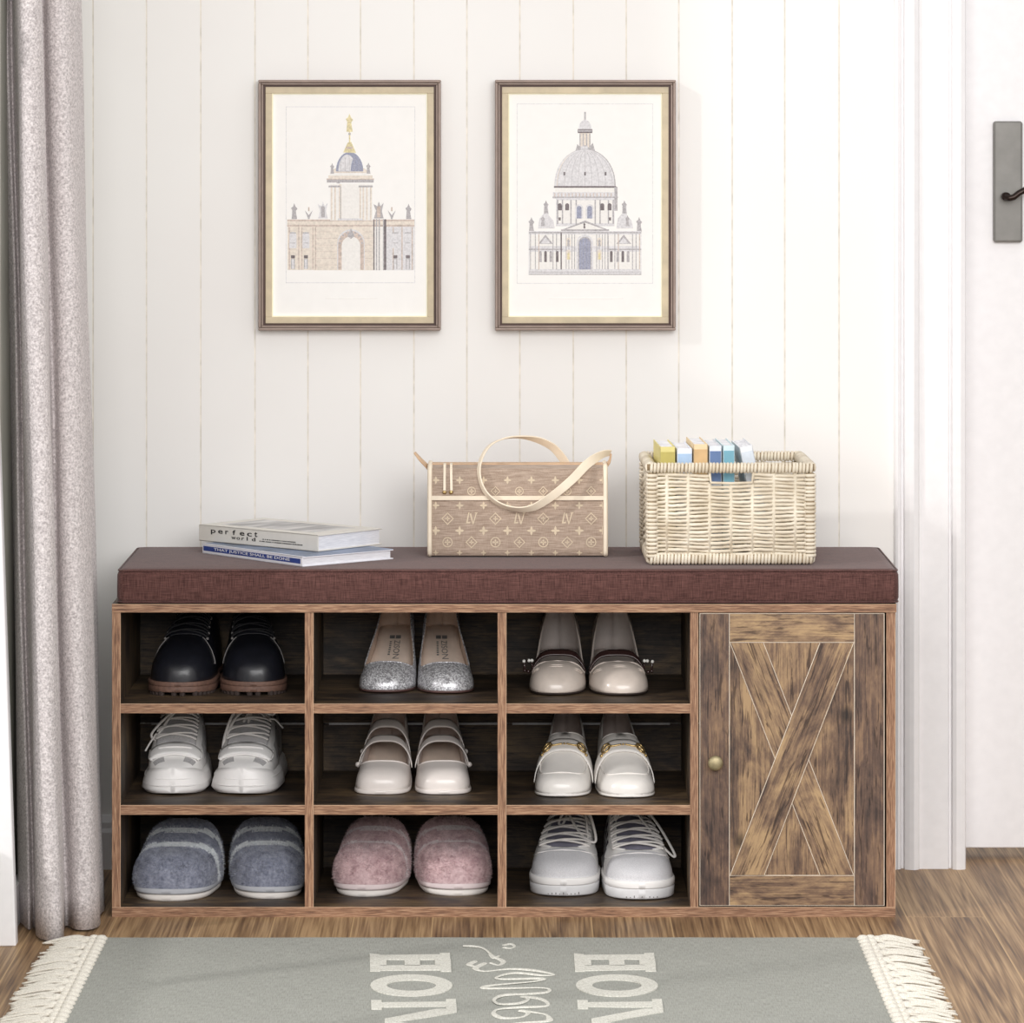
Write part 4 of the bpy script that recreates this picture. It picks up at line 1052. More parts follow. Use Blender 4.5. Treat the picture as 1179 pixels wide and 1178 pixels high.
def insole(last, name, mat, parent, dz=.002, k=.93, srange=(.05, .985), dome=.0015):
    rows = []
    for s in [v for v in stations(30) if srange[0] <= v <= srange[1]]:
        w = max(.0004, last.w(s) * k - .001); rows.append([(last.c(s) + w * u, s * last.Ln, last.z0(s) + dz - dome * (1 - u * u)) for u in (-1, -.6, -.2, .2, .6, 1)])
    b = MB(); b.grid(rows); return b.build(name, mat, parent, smooth=True, solid=.001, offset=0)
def band(last, name, mat, parent, sa, sb_, off=.0015, t0=.12, th=.0012, ns=5, nt_=22, skew=0.0, bulge=0.0, solid=None):
    rows = []
    for i in range(ns + 1):
        row = []
        for j in range(nt_ + 1):
            a = t0 + (PI - 2 * t0) * j / nt_; k = math.sin(a)
            s = sa + (sb_ - sa) * i / ns + skew * k
            row.append(last.P(s, a, off + bulge * k))
        rows.append(row)
    b = MB(); b.grid(rows); return b.build(name, mat, parent, smooth=True, solid=th, offset=1, recalc=True)
def path_on(last, pts, off, n=6):
    return crom([tuple(last.P(s, th, off)) for s, th in pts], n)
def heel_block(last, name, mat, parent, sa, zt, taper=.8, e=.0005):
    rows = []
    for fz in (0.0, .15, .5, .85, 1.0):
        ring = []; kk = taper + (1 - taper) * fz ** 1.5
        for s in [sa + (1 - sa) * i / 10 for i in range(11)]:
            ring.append((last.w(s) + e, s))
        cyl = []
        sm = (sa + 1) / 2
        for w, s in ring: cyl.append((last.c(s) + w * kk, (sm + .02 + (s - sm) * kk) * last.Ln, zt(s) * fz))
        for w, s in ring[::-1]: cyl.append((last.c(s) - w * kk, (sm + .02 + (s - sm) * kk) * last.Ln, zt(s) * fz))
        rows.append(cyl)
    b = MB(); b.grid(rows, closed=True); k = len(rows[0]); nv = len(b.v); b.f.append(list(range(k - 1, -1, -1))); b.m.append(0); b.f.append(list(range(nv - k, nv))); b.m.append(0)
    return b.build(name, mat, parent, smooth=True, recalc=True)
def fuzz(b, last, count, ln, mfun, th0=.0, s0=.002, s1=.97, seed=3):
    """short pile standing on the surface, in the upper's own mesh"""
    r = random.Random(seed)
    for _ in range(count):
        s = s0 + (s1 - s0) * r.random() ** 1.25; th = th0 + (PI - 2 * th0) * r.random()
        p = last.P(s, th); q = last.P(s, th + .02); t = last.P(s + .004, th)
        n = (q - p).cross(t - p)
        if n.length < 1e-12: continue
        n.normalize()
        cen = Vector((last.c(s), s * last.Ln, last.z0(s)))
        if n.dot(p - cen) < 0: n = -n
        d = (n + Vector((r.uniform(-.7, .7), r.uniform(-.7, .5), r.uniform(-.5, .7)))).normalized() * ln * r.uniform(.6, 1.3)
        sd = n.cross(Vector((r.uniform(-1, 1), r.uniform(-1, 1), r.uniform(-1, 1)))).normalized() * .00032
        b.add([p - sd, p + sd, p + d], [(0, 1, 2)], mfun(s + d.y / last.Ln * .6, th))

def place(px, py, row, rz, name, label, cat, group, along=None):
    zf_ = ROWF[row]; Y = YG(py, zf_)
    return thing(name, label, cat, (XW(px, Y) + .06 * math.sin(rz), Y, zf_ + .0002), rz, group)

# --- colours and materials of the shoes
def glitter():
    m, nt, b = new_mat('silver_glitter'); v = coords(nt, (1, 1, 1), rand=False)
    vo = N(nt, 'ShaderNodeTexVoronoi', Scale=620.0); L(nt, v, vo.inputs['Vector'])
    r = ramp(nt, [(.15, (160, 158, 162)), (.5, (216, 214, 218)), (.85, (252, 252, 254))]); sp_ = nt.nodes.new('ShaderNodeSeparateColor'); L(nt, vo.outputs['Color'], sp_.inputs[0]); L(nt, sp_.outputs[0], r.inputs['Fac'])
    L(nt, r.outputs['Color'], b.inputs['Base Color']); b.inputs['Metallic'].default_value = .35; b.inputs['Roughness'].default_value = .35
    bump(nt, b, sp_.outputs[1], .9, .0012); return m
M_GLIT = glitter()
M_NUDE = plain('nude_leather_lining', (222, 198, 180), .6, vary=.03); M_NUDE2 = plain('nude_insole', (232, 212, 196), .5, vary=.03)
M_PLUM = plain('dark_sole_edge', (92, 66, 62), .5)
M_BEIGE = plain('beige_leather', (241, 232, 226), .32, vary=.012, scale=40, coat=.25, bmp=.03, bscale=300); M_BEIGE_IN = plain('beige_lining', (214, 198, 190), .6, vary=.03)
M_GREIGE = plain('greige_leather', (218, 205, 194), .3, vary=.03, scale=50, coat=.3, bmp=.06, bscale=160); M_GREIGE_IN = plain('greige_lining', (206, 196, 190), .6, vary=.03)
M_BROWNL = plain('dark_brown_patent_strap', (62, 42, 40), .25, vary=.05, coat=.5); M_PEARL = plain('pearl', (240, 238, 232), .15, coat=.8, vary=.01)
M_OFFW = plain('off_white_leather', (246, 241, 235), .32, vary=.012, coat=.25, bmp=.03, bscale=300); M_OFFW_IN = plain('taupe_lining', (206, 190, 182), .6, vary=.03)
M_BLKL = plain('navy_black_leather', (25, 26, 33), .38, vary=.12, coat=.2, bmp=.08, bscale=220); M_BRSOLE = plain('brown_rubber_sole', (112, 84, 72), .6, vary=.1, scale=200); M_DSOLE = plain('dark_lug', (58, 46, 42), .7)
M_STITCH = plain('grey_seam_stitching', (150, 146, 144), .6); M_BLACE = plain('black_lace', (30, 30, 34), .7)
M_WSOLE = plain('white_rubber', (249, 246, 244), .45, vary=.01, coat=.1); M_WLEA = plain('white_leather', (243, 241, 239), .45, vary=.012, bmp=.04, bscale=260); M_WMESH = fabric('white_grey_mesh', (150, 148, 150), (206, 204, 204), 1400, .9, 0, .5)
M_WLACE = plain('white_lace', (240, 236, 232), .8, vary=.02, bmp=.3, bscale=2500); M_GREYP = plain('light_grey_suede', (178, 178, 182), .9, vary=.06, scale=500)
M_KNIT = fabric('white_knit', (206, 205, 208), (232, 231, 234), 1300, .85, 0, .4); M_NAVY = plain('dark_stripe', (52, 50, 62), .6, vary=.1); M_TONGUE = plain('grey_violet_tongue', (112, 110, 124), .8, vary=.1); M_SOLEG = plain('off_white_rubber', (226, 225, 226), .5, vary=.015); M_INK = M_BLACK
M_GREYPILE = fabric('slate_grey_pile', (104, 109, 126), (158, 162, 178), 260, 1, .4, .6, blob=60); M_WPILE = fabric('white_pile', (206, 212, 216), (240, 243, 245), 300, 1, .4, .6)
M_GSOLE = plain('pale_grey_foam_edge', (186, 188, 194), .8, vary=.02); M_PINKPILE = fabric('dusty_pink_pile', (176, 142, 146), (222, 194, 196), 240, 1, .4, .6, blob=45); M_PWPILE = fabric('pinkish_white_pile', (214, 200, 202), (240, 230, 230), 300, 1, .4, .6)
M_PSOLE = plain('pale_pink_foam_edge', (228, 212, 212), .8, vary=.02); M_CSOLE = plain('cream_foam', (244, 238, 232), .7, vary=.01)
def gfur(lo, hi):
    return fabric('pile_strands', lo, hi, 90, 1, .5, 0)
M_GF = gfur((96, 100, 116), (172, 176, 192)); M_PF = gfur((170, 134, 138), (232, 206, 206)); M_WF = gfur((214, 218, 222), (246, 248, 250)); M_PWF = gfur((214, 198, 200), (244, 234, 234))

LR = {1: 'left', -1: 'right'}      # side 1 = the one standing on the left in the photo

# slippers --------------------------------------------------------------
def slipper(px, py, wpx, hpx, rz, side, kind):
    Y = YG(py, ROWF['low']); k = (Y - CAM_Y) / FPX; W_ = wpx * k / 2
    g = kind == 'grey'
    lab = ('fluffy slate-grey slipper with two white stripes, %s one in the bottom left cubby' if g else 'fluffy dusty-pink slipper with pale stripes, %s one in the bottom middle cubby') % LR[side]
    t = place(px, py, 'low', rz, 'slipper', lab, 'slipper', 'pair of fluffy grey slippers' if g else 'pair of fluffy pink slippers')
    Hh = hpx * k
    la = Last(min(.232, BD - .0065 - Y), [(0, W_ * .93), (.25, W_ * .985), (.42, W_ * 1.0), (.6, W_ * .86), (.8, W_ * .72), (1, W_ * .66)],
              [(0, Hh * .36), (.12, Hh * .395), (.25, Hh * .445), (.38, Hh * .56), (.50, Hh * .675), (.54, Hh * .68), (.64, Hh * .52), (.75, Hh * .46), (.9, Hh * .50), (1, Hh * .50)],
              [(0, .017), (.3, .016), (1, .020)], C=[(0, .006), (.3, 0), (.6, -.003), (1, -.002)], rt=.22, nt=2.7, rz=.15, nz=2.2, a=.66, b=.62, side=-side, rh=.2, toe_min=.42)
    ph = [(0, 1.05), (1, 1.0)]; s0, s1 = .50, .66
    def stripe(s, th=PI / 2):
        q = s + (.045 if g else .04) * (1 - abs(math.sin(th))) ** 1.2 * 0 - .05 * (math.cos(th) ** 2)
        if g: return 1 if (.225 < q < .285 or .375 < q < .415) else 0
        return 1 if (.24 < q < .27 or .375 < q < .405) else 0
    S = stations(70, s0, s1); b = MB(); nj = 24; front = []
    for sg in (0, 1):
        rows = []
        for s in S:
            tc_ = PI / 2 - open_angle(s, s0, s1, ph)
            rows.append([la.P(s, (tc_ * j / nj) if sg == 0 else PI - tc_ * j / nj) for j in range(nj + 1)])
        b.grid(rows, mfun=lambda i, j: stripe((S[i] + S[i + 1]) / 2, PI / 2 * (j + .5) / nj)); front.append(rows[0])
    nose(b, front)
    nb = len(b.f)
    fuzz(b, la, 9000, .0030, lambda s, th: 3 if stripe(s, th) else 2, s1=.50, seed=int(px))
    o = b.build('upper', [M_GREYPILE, M_WPILE, M_GF, M_WF] if g else [M_PINKPILE, M_PWPILE, M_PF, M_PWF], t, smooth=True)
    for p in o.data.polygons:
        if p.index >= nb: p.use_smooth = False
    insole(la, 'insole', M_GREYPILE if g else M_PINKPILE, t, dz=.004, k=.98, srange=(.3, .99))
    sole(la, 'foam_edge', M_GSOLE if g else M_PSOLE, t, lambda s: .018, lambda s: .0095, e=-.0002, rnd_=.002)
    sole(la, 'outsole', M_CSOLE, t, lambda s: .0095, lambda s: .0, e=-.003, rnd_=.003, flare=-.001, spring=.0)
    return t
slipper(200, 1038.5, 95, 97, math.radians(-4), 1, 'grey'); slipper(304.5, 1036, 86, 95, math.radians(1.5), -1, 'grey')
slipper(426, 1033.5, 82, 94, math.radians(-5), 1, 'pink'); slipper(521, 1032.5, 86, 94, math.radians(2), -1, 'pink')

# glitter pumps -----------------------------------------------------------
def pump(px, py, wpx, rz, side):
    Y = YG(py, ROWF['top']); k = (Y - CAM_Y) / FPX; W_ = wpx * k / 2
    t = place(px, py, 'top', rz, 'glitter_pump', 'silver glitter pump with nude lining, %s one in the top middle cubby' % LR[side], 'shoe', 'pair of silver glitter pumps')
    la = Last(min(.208, BD - .0065 - Y), [(0, W_ * .98), (.2, W_), (.4, W_ * .92), (.62, W_ * .72), (.85, W_ * .66), (1, W_ * .62)],
              [(0, .029), (.15, .032), (.32, .040), (.5, .046), (.8, .048), (1, .049)],
              [(0, .004), (.24, .004), (.40, .017), (.58, .042), (.72, .057), (.85, .065), (1, .069)], C=[(0, .004), (.3, 0), (.7, -.004), (1, -.003)], rt=.26, nt=2.5, rz=.26, nz=2.1, a=.72, b=.85, side=-side, toe_min=.12)
    s0, s1 = .21, .34; ph = [(0, 1.02), (.34, 1.05), (.7, .82), (1, .45)]
    upper(la, 'upper', [M_GLIT], t, s0, s1, ph, solid=.0006)
    upper(la, 'lining', [M_NUDE], t, s0, s1, ph, off=-.0014, solid=.0004, srange=(.1, 1))
    insole(la, 'insole', M_NUDE2, t, dz=.0022, k=.96)
    topline_tube(la, 'topline_binding', M_GLIT, t, s0, s1, ph, .0009)
    sole(la, 'outsole', M_PLUM, t, lambda s: la.z0(s) + .0006, lambda s: max(0, la.z0(s) - .0035), e=.0002, rnd_=.001, spring=.001)
    heel_block(la, 'heel', M_GLIT, t, .80, lambda s: la.z0(s) - .002, .6)
    # woven mark on the insole: small dark block and a line of letters running up the foot
    b = MB()
    def IM(s, u, dz=.0026): return Vector((la.c(s) + u * la.w(s), s * la.Ln, la.z0(s) + dz))
    for uu in (-.16, .16):
        P = [IM(.70, uu - .13), IM(.70, uu + .13), IM(.745, uu + .13), IM(.745, uu - .13)]; b.add(P, [(0, 1, 2, 3)])
    vs, fs = text_verts('ZISON', 1.0); mx_ = max(v.x for v in vs)
    V = [IM(.68 - v.x / mx_ * .17, -.02 + v.y * .42) for v in vs]; b.add(V, fs)
    for i in range(7): P = [IM(.67 - i * .02, -.26), IM(.67 - i * .02, -.16), IM(.658 - i * .02, -.16), IM(.658 - i * .02, -.26)]; b.add(P, [(0, 1, 2, 3)])
    b.build('insole_print', M_GREYINK, t)
pump(446.5, 798.5, 65.5, math.radians(-2), 1); pump(511.5, 799.5, 65.5, math.radians(1.5), -1)

# two-strap mary janes ------------------------------------------------------
def mary_jane(px, py, wpx, rz, side):
    Y = YG(py, ROWF['mid']); k = (Y - CAM_Y) / FPX; W_ = wpx * k / 2
    t = place(px, py, 'mid', rz, 'mary_jane_shoe', 'beige square-toed leather shoe with two thin straps, %s one in the centre cubby' % LR[side], 'shoe', 'pair of beige two-strap shoes')
    la = Last(min(.208, BD - .0065 - Y), [(0, W_ * .95), (.15, W_ * 1.0), (.35, W_ * .97), (.6, W_ * .78), (.85, W_ * .70), (1, W_ * .66)],
              [(0, .026), (.15, .031), (.3, .041), (.45, .048), (.6, .050), (.8, .054), (1, .056)],
              [(0, .005), (.28, .005), (.45, .014), (.65, .034), (.8, .045), (1, .050)], C=[(0, .002), (.3, 0), (1, -.002)], rt=.20, nt=3.4, rz=.16, nz=2.3, a=.62, b=.78, side=-side, toe_min=.30)
    s0, s1 = .205, .36; ph = [(0, 1.12), (.36, 1.12), (.7, .95), (1, .5)]
    upper(la, 'upper', [M_BEIGE], t, s0, s1, ph, solid=.0007)
    upper(la, 'lining', [M_BEIGE_IN], t, s0, s1, ph, off=-.0016, solid=.0004, srange=(.08, 1))
    topline_tube(la, 'topline_binding', M_BEIGE, t, s0, s1, ph, .0011)
    insole(la, 'insole', M_NUDE2, t, dz=.0022, k=.96)
    sole(la, 'outsole', M_BEIGE, t, lambda s: la.z0(s) + .001, lambda s: max(0, la.z0(s) - .0045), e=.0015, rnd_=.0012)
    heel_block(la, 'heel', M_BEIGE, t, .74, lambda s: la.z0(s) - .003, .85)
    for (sa, sb_, sk) in ((.345, .41, .05), (.485, .56, .055)):
        st = band(la, 'strap', M_BEIGE, t, sa, sb_, off=.0012, t0=.30, skew=sk, bulge=.002, th=.0014, nt_=28)
        th_ = .34 if side < 0 else PI - .34
        b = MB(); p = la.P((sa + sb_) / 2, th_, .004)
        b.ball(p, .0036, k=12); b.build('button', M_BEIGE, st, smooth=True)
mary_jane(441, 915, 62.5, math.radians(-1.5), 1); mary_jane(508.5, 915, 62.5, math.radians(1.5), -1)

# strap shoes with pearl buckles ---------------------------------------------
def pearl_shoe(px, py, wpx, rz, side):
    Y = YG(py, ROWF['top']); k = (Y - CAM_Y) / FPX; W_ = wpx * k / 2
    t = place(px, py, 'top', rz, 'strap_shoe', 'greige shoe with dark brown strap and pearl buckle, %s one in the top right cubby' % LR[side], 'shoe', 'pair of greige shoes with dark straps')
    la = Last(min(.21, BD - .0065 - Y), [(0, W_ * .97), (.2, W_ * 1.0), (.4, W_ * .95), (.6, W_ * .80), (.85, W_ * .76), (1, W_ * .72)],
              [(0, .029), (.15, .033), (.3, .037), (.45, .046), (.62, .054), (.8, .066), (.93, .072), (1, .066)],
              [(0, .004), (.30, .004), (.45, .010), (.7, .028), (1, .036)], C=[(0, .004), (.3, 0), (.7, -.002), (1, -.001)], rt=.30, nt=2.6, rz=.24, nz=2.1, a=.7, b=.82, side=-side, toe_min=.15)
    s0, s1 = .27, .345; ph = [(0, 1.2), (.345, 1.22), (.45, 1.30), (.56, 1.25), (.72, .75), (.85, .50), (1, .40)]
    upper(la, 'upper', [M_GREIGE], t, s0, s1, ph, solid=.0007)
    upper(la, 'lining', [M_GREIGE_IN], t, s0, s1, ph, off=-.0016, solid=.0004, srange=(.1, 1))
    topline_tube(la, 'topline_binding', M_GREIGE, t, s0, s1, ph, .0010)
    insole(la, 'insole', M_GREIGE_IN, t, dz=.0022, k=.96)
    b = MB()                     # crease lines over the toe
    for s in (.155, .18): b.tube(path_on(la, [(s + .05, .55), (s + .01, .9), (s, PI / 2), (s + .01, PI - .9), (s + .05, PI - .55)], .0002), .0006, 5)
    b.build('toe_crease', M_GREIGE, t, smooth=True)
    sole(la, 'outsole', M_DSOLE, t, lambda s: la.z0(s) + .0005, lambda s: max(0, la.z0(s) - .0035), e=-.001, rnd_=.001, spring=.001)
    heel_block(la, 'heel', M_GREIGE, t, .74, lambda s: la.z0(s) - .003, .85)
    st = band(la, 'strap', M_BROWNL, t, .37, .42, off=.0016, t0=.30, skew=.02, bulge=-.007, th=.0022, nt_=28)
    th_ = .42 if side < 0 else PI - .42; sg = 1 if side < 0 else -1
    p = la.P(.40, th_, .007); b = MB(); Q = [p + Vector((sg * a, -.002, c)) for a, c in ((-.005, -.007), (.006, -.006), (.007, .007), (-.004, .008))]
    b.tube(Q, .0017, 8, closed=True); bk_ = b.build('buckle', M_BROWNL, st, smooth=True)
    for q in Q + [p + Vector((0, -.003, .008)), p + Vector((sg * .001, -.003, -.007))]:
        b = MB(); b.ball(q + Vector((0, -.0024, 0)), .0025, k=10); b.build('pearl', M_PEARL if q.z > p.z else M_BROWNL, bk_, smooth=True)
pearl_shoe(643, 801.5, 66, math.radians(-1), 1); pearl_shoe(712.8, 802, 68.5, math.radians(1), -1)

# horsebit loafers ---------------------------------------------------------
def loafer(px, py, wpx, rz, side):
    Y = YG(py, ROWF['mid']); k = (Y - CAM_Y) / FPX; W_ = wpx * k / 2
    t = place(px, py, 'mid', rz, 'loafer', 'off-white leather loafer with gold bit, %s one of the pair below the dark-strapped shoes' % LR[side], 'shoe', 'pair of off-white loafers')
    la = Last(min(.222, BD - .0065 - Y), [(0, W_ * .93), (.16, W_ * .99), (.35, W_ * .98), (.6, W_ * .74), (.85, W_ * .66), (1, W_ * .62)],
              [(0, .024), (.10, .027), (.22, .037), (.36, .055), (.46, .063), (.6, .062), (.8, .062), (1, .066)],
              [(0, .0045), (.30, .0045), (.5, .012), (.7, .025), (1, .034)], C=[(0, .004), (.3, 0), (.7, -.004), (1, -.003)], rt=.20, nt=2.9, rz=.14, nz=2.3, a=.68, b=.80, side=-side, toe_min=.28)
    s0, s1 = .455, .56; ph = [(0, .75), (.56, .80), (.8, .65), (1, .40)]
    upper(la, 'upper', [M_OFFW], t, s0, s1, ph, solid=.0008)
    upper(la, 'lining', [M_OFFW_IN], t, s0, s1, ph, off=-.0018, solid=.0004, srange=(.3, 1))
    insole(la, 'insole', M_OFFW_IN, t, dz=.0022, k=.96, srange=(.3, .98))
    topline_tube(la, 'topline_binding', M_OFFW, t, s0, s1, ph, .0010)
    b = MB(); b.tube(path_on(la, [(.30, .66), (.18, .76), (.110, 1.0), (.092, PI / 2), (.110, PI - 1.0), (.18, PI - .76), (.30, PI - .66)], .0006, 8), .0010, 6)
    b.build('apron_seam', M_OFFW, t, smooth=True)
    sd = band(la, 'saddle_strap', M_OFFW, t, .245, .335, off=.0016, t0=.10, skew=.05, bulge=.0004, th=.0014, nt_=30)
    b = MB(); b.tube(path_on(la, [(.243 + .05 * math.sin(a), a) for a in [.12 + (PI - .24) * i / 12 for i in range(13)]], .0026, 3), .0009, 5); b.build('strap_edge', M_OFFW, sd, smooth=True)
    # gold bit: two rings joined by a double-curved bar
    b = MB()
    def BP(u, ds, off=.0048): return la.P(.338 + ds, PI / 2 - u, off)
    for sg in (-1, 1):
        c = .50 * sg
        b.tube([BP(c + .17 * math.cos(a), .030 * math.sin(a)) for a in [2 * PI * i / 14 for i in range(14)]], .0014, 6, closed=True)
        b.tube(crom([BP(c * 1.35, -.028), BP(c * 1.1, -.004), BP(c * .8, .004), BP(c * .45, -.010), BP(0.02 * sg, -.004)], 5), [.0010] * 5 + [.0019] * 10 + [.0014] * 6, 6)
        b.ball(BP(c * 1.4, -.030), .0025, k=8); b.ball(BP(c * .72, .004), .0026, k=8)
    b.ball(BP(0, -.005), .0017, k=8)
    b.build('gold_bit', M_GOLDM, sd, smooth=True)
    sole(la, 'outsole', M_OFFW, t, lambda s: la.z0(s) + .0006, lambda s: max(0, la.z0(s) - .004), e=.0002, rnd_=.001, spring=.001)
    heel_block(la, 'heel', M_OFFW, t, .76, lambda s: la.z0(s) - .003, .9)
loafer(650, 918.5, 65, math.radians(-1), 1); loafer(720, 919.5, 65.5, math.radians(2), -1)

# black derby boots -------------------------------------------------------------
def derby(px, py, wpx, rz, side):
    Y = YG(py, ROWF['top']); k = (Y - CAM_Y) / FPX; W_ = wpx * k / 2
    t = place(px, py, 'top', rz, 'lace_up_shoe', 'black leather lace-up shoe with brown lugged sole, %s one in the top left cubby' % LR[side], 'shoe', 'pair of black lace-up shoes')
    la = Last(min(.216, BD - .0065 - Y), [(0, W_ * .93), (.2, W_ * 1.0), (.38, W_ * .98), (.6, W_ * .78), (.85, W_ * .74), (1, W_ * .70)],
              [(0, .036), (.1, .041), (.22, .050), (.38, .062), (.55, .080), (.75, .090), (1, .086)],
              [(0, .016), (.5, .014), (1, .018)], C=[(0, -.003), (.3, 0), (.7, .008), (1, .010)], rt=.24, nt=2.5, rz=.17, nz=2.2, a=.70, b=.82, side=side, toe_min=.22)
    s0, s1 = .60, .72; ph = [(0, .8), (1, .55)]
    upper(la, 'upper', [M_BLKL], t, s0, s1, ph, solid=.001)
    for sg in (0, 1):
        f = (lambda a: a) if sg == 0 else (lambda a: PI - a)
        b = MB(); b.tube(path_on(la, [(.30, f(.30)), (.31, f(.45)), (.32, f(.72)), (.34, f(1.0)), (.36, f(1.22))], .0008), .0006, 5)
        b.build('quarter_seam', M_STITCH, t, smooth=True)
    band(la, 'tongue', M_BLKL, t, .34, .70, off=.0012, t0=1.15, th=.001, nt_=10, ns=8)
    sole(la, 'welt', M_BRSOLE, t, lambda s: .0185, lambda s: .0125, e=.0030, rnd_=.001)
    sole(la, 'outsole', M_BRSOLE, t, lambda s: .0125, lambda s: .003, e=.0028, rnd_=.001, spring=.002)
    b = MB()
    for i in range(9):
        for sg in (-1, 1):
            s = .02 + .30 * (i / 8) ** 1.6; w = (la.w(s) - .002) * sg * (1 if i else .3)
            b.lathe([(.004, 0), (.0045, .0058)], 8, 0, Matrix.Translation((la.c(s) + w, s * la.Ln - .001, 0)))
    b.build('lug_tread', M_DSOLE, t)
    b = MB(); b.box(la.c(.8) - .02, la.c(.8) + .02, la.Ln * .70, la.Ln * .97, 0, .004); b.build('heel_tread', M_DSOLE, t)
    lr = .0013
    for i in range(5):
        s = .37 + i * .065; b = MB()
        b.tube(path_on(la, [(s, .98), (s - .006, 1.25), (s + .004, PI / 2), (s + .018, PI - 1.25), (s + .03, PI - .98)], .0036), lr, 6)
        b.tube(path_on(la, [(s, PI - .98), (s - .006, PI - 1.25), (s + .006, PI / 2), (s + .018, 1.25), (s + .03, .98)], .0046), lr, 6)
        b.build('lace', M_BLACE, t, smooth=True)
        for th_ in (.97, PI - .97):
            e_ = MB(); p = la.P(s, th_, .0016); e_.ball(p, .0021, k=8); e_.build('eyelet', M_STITCH, t, smooth=True)
derby(208, 801.5, 73.5, math.radians(-1), 1); derby(288.7, 801, 73, math.radians(1), -1)

# chunky white trainers ---------------------------------------------------------
def chunky(px, py, wpx, rz, side):
    Y = YG(py, ROWF['mid']); k = (Y - CAM_Y) / FPX; W_ = wpx * k / 2
    t = place(px, py, 'mid', rz, 'chunky_trainer', 'chunky white trainer with thick sole, %s one of the pair below the black shoes' % LR[side], 'shoe', 'pair of chunky white trainers')
    la = Last(min(.212, BD - .0065 - Y), [(0, W_ * .76), (.2, W_ * .90), (.4, W_ * .93), (.6, W_ * .84), (.85, W_ * .78), (1, W_ * .72)],
              [(0, .017), (.1, .022), (.2, .032), (.32, .047), (.5, .065), (.66, .078), (.8, .074), (1, .076)],
              [(0, .022), (.3, .024), (1, .030)], C=[(0, -.002), (.3, 0), (.7, .004), (1, .005)], rt=.24, nt=2.6, rz=.13, nz=2.2, a=.64, b=.76, side=side, toe_min=.35)
    s0, s1 = .26, .34; ph = [(0, .55), (.34, .50), (.6, .46), (.68, .85), (1, .5)]
    def mf(s, f, sg): return 1 if (.34 < s < .72 and .18 < f < .62) or (.085 < s < .135 and .42 < f < .80) else 0
    upper(la, 'upper', [M_WLEA, M_WMESH], t, s0, s1, ph, mfun=mf, solid=.0018, extra=(.085, .10, .115, .135))
    band(la, 'tongue', M_WMESH, t, .27, .72, off=-.0015, t0=.95, th=.002, nt_=12, ns=10)
    # padded toe piece below the laces
    band(la, 'toe_overlay', M_WLEA, t, .15, .245, off=.0012, t0=.62, skew=-.006, th=.0030, nt_=24)
    b = MB(); b.tube(path_on(la, [(.202, 1.12), (.194, PI / 2), (.202, PI - 1.12)], .0050), .0016, 6); b.tube(path_on(la, [(.26, .66), (.19, .58), (.150, .80), (.140, PI / 2), (.150, PI - .80), (.19, PI - .58), (.26, PI - .66)], .0030), .0016, 6)
    b.build('raised_trim', M_WSOLE, t, smooth=True)
    e = W_ * .10
    sole(la, 'midsole', M_WSOLE, t, lambda s: .0285 + .006 * s + .009 * max(0, 1 - s / .2), lambda s: .0, e=.0035, rnd_=.006, flare=W_ * .12, spring=.0035)
    b = MB()
    ring_ = []
    for s in stations(30):
        if s < .45: ring_.append(s)
    for z, ee in ((.022, .0052), (.013, .0072)):
        pts = [Vector((la.c(s) + (la.w(s) + ee - .001), -.0035 + s * la.Ln - (ee - .004) * (1 - s / .5), z)) for s in ring_[::-1]] + [Vector((la.c(s) - (la.w(s) + ee - .001), -.0035 + s * la.Ln - (ee - .004) * (1 - s / .5), z)) for s in ring_]
        b.tube(pts, .0009, 5)
    b.build('sole_ridges', M_WSOLE, t, smooth=True)
    for i in range(5):
        s = .30 + i * .075; b = MB()
        b.tube(path_on(la, [(s, 1.00), (s - .004, 1.25), (s + .004, PI / 2), (s + .018, PI - 1.25), (s + .034, PI - 1.0)], .0038), .0021, 7, flat=.7)
        b.tube(path_on(la, [(s, PI - 1.00), (s - .004, PI - 1.25), (s + .006, PI / 2), (s + .020, 1.25), (s + .034, 1.0)], .0052), .0021, 7, flat=.7)
        b.build('lace', M_WLACE, t, smooth=True)
    # bow: knot high on the tongue, loops and ends falling forward
    kn = la.P(.52, PI / 2, .009)
    def bow(pts, r=.0023):
        b = MB(); b.tube(crom([tuple(kn + Vector((x, y, z))) for x, y, z in pts], 6), r, 7, flat=.75); b.build('lace_bow', M_WLACE, t, smooth=True)
    if side == 1:
        bow([(0, 0, 0), (-.012, -.016, -.009), (-.024, -.028, -.026), (-.033, -.034, -.037), (-.037, -.036, -.031), (-.031, -.032, -.022), (-.016, -.018, -.008), (0, -.002, .001)])
        bow([(0, 0, .001), (.012, -.014, .002), (.026, -.020, .004), (.030, -.016, .009), (.018, -.010, .010), (0, 0, .004)])
        bow([(0, 0, .001), (-.014, -.008, .005), (-.028, -.010, .009), (-.026, -.008, .013), (-.010, -.004, .010), (0, 0, .003)])
        bow([(-.030, -.036, -.029), (-.038, -.040, -.040), (-.045, -.042, -.052)], .0017)
    else:
        bow([(0, 0, 0), (-.012, -.012, -.004), (-.022, -.022, -.016), (-.030, -.030, -.036), (-.034, -.034, -.050), (-.031, -.030, -.030), (-.022, -.016, -.004), (-.008, -.006, .006), (0, 0, .003)])
        bow([(0, 0, 0), (-.008, -.014, -.016), (-.008, -.020, -.028), (-.003, -.020, -.027), (-.001, -.014, -.014), (0, 0, 0)])
        bow([(0, 0, .001), (.016, -.010, -.002), (.032, -.012, -.006), (.036, -.010, .004), (.022, -.006, .010), (0, 0, .004)])
        bow([(.006, 0, .001), (.022, -.006, -.012), (.034, -.006, -.014), (.044, -.002, -.026)], .0017)
    b = MB(); b.ball(kn, (.0052, .0045, .0042), k=12); b.build('lace_knot', M_WLACE, t, smooth=True)
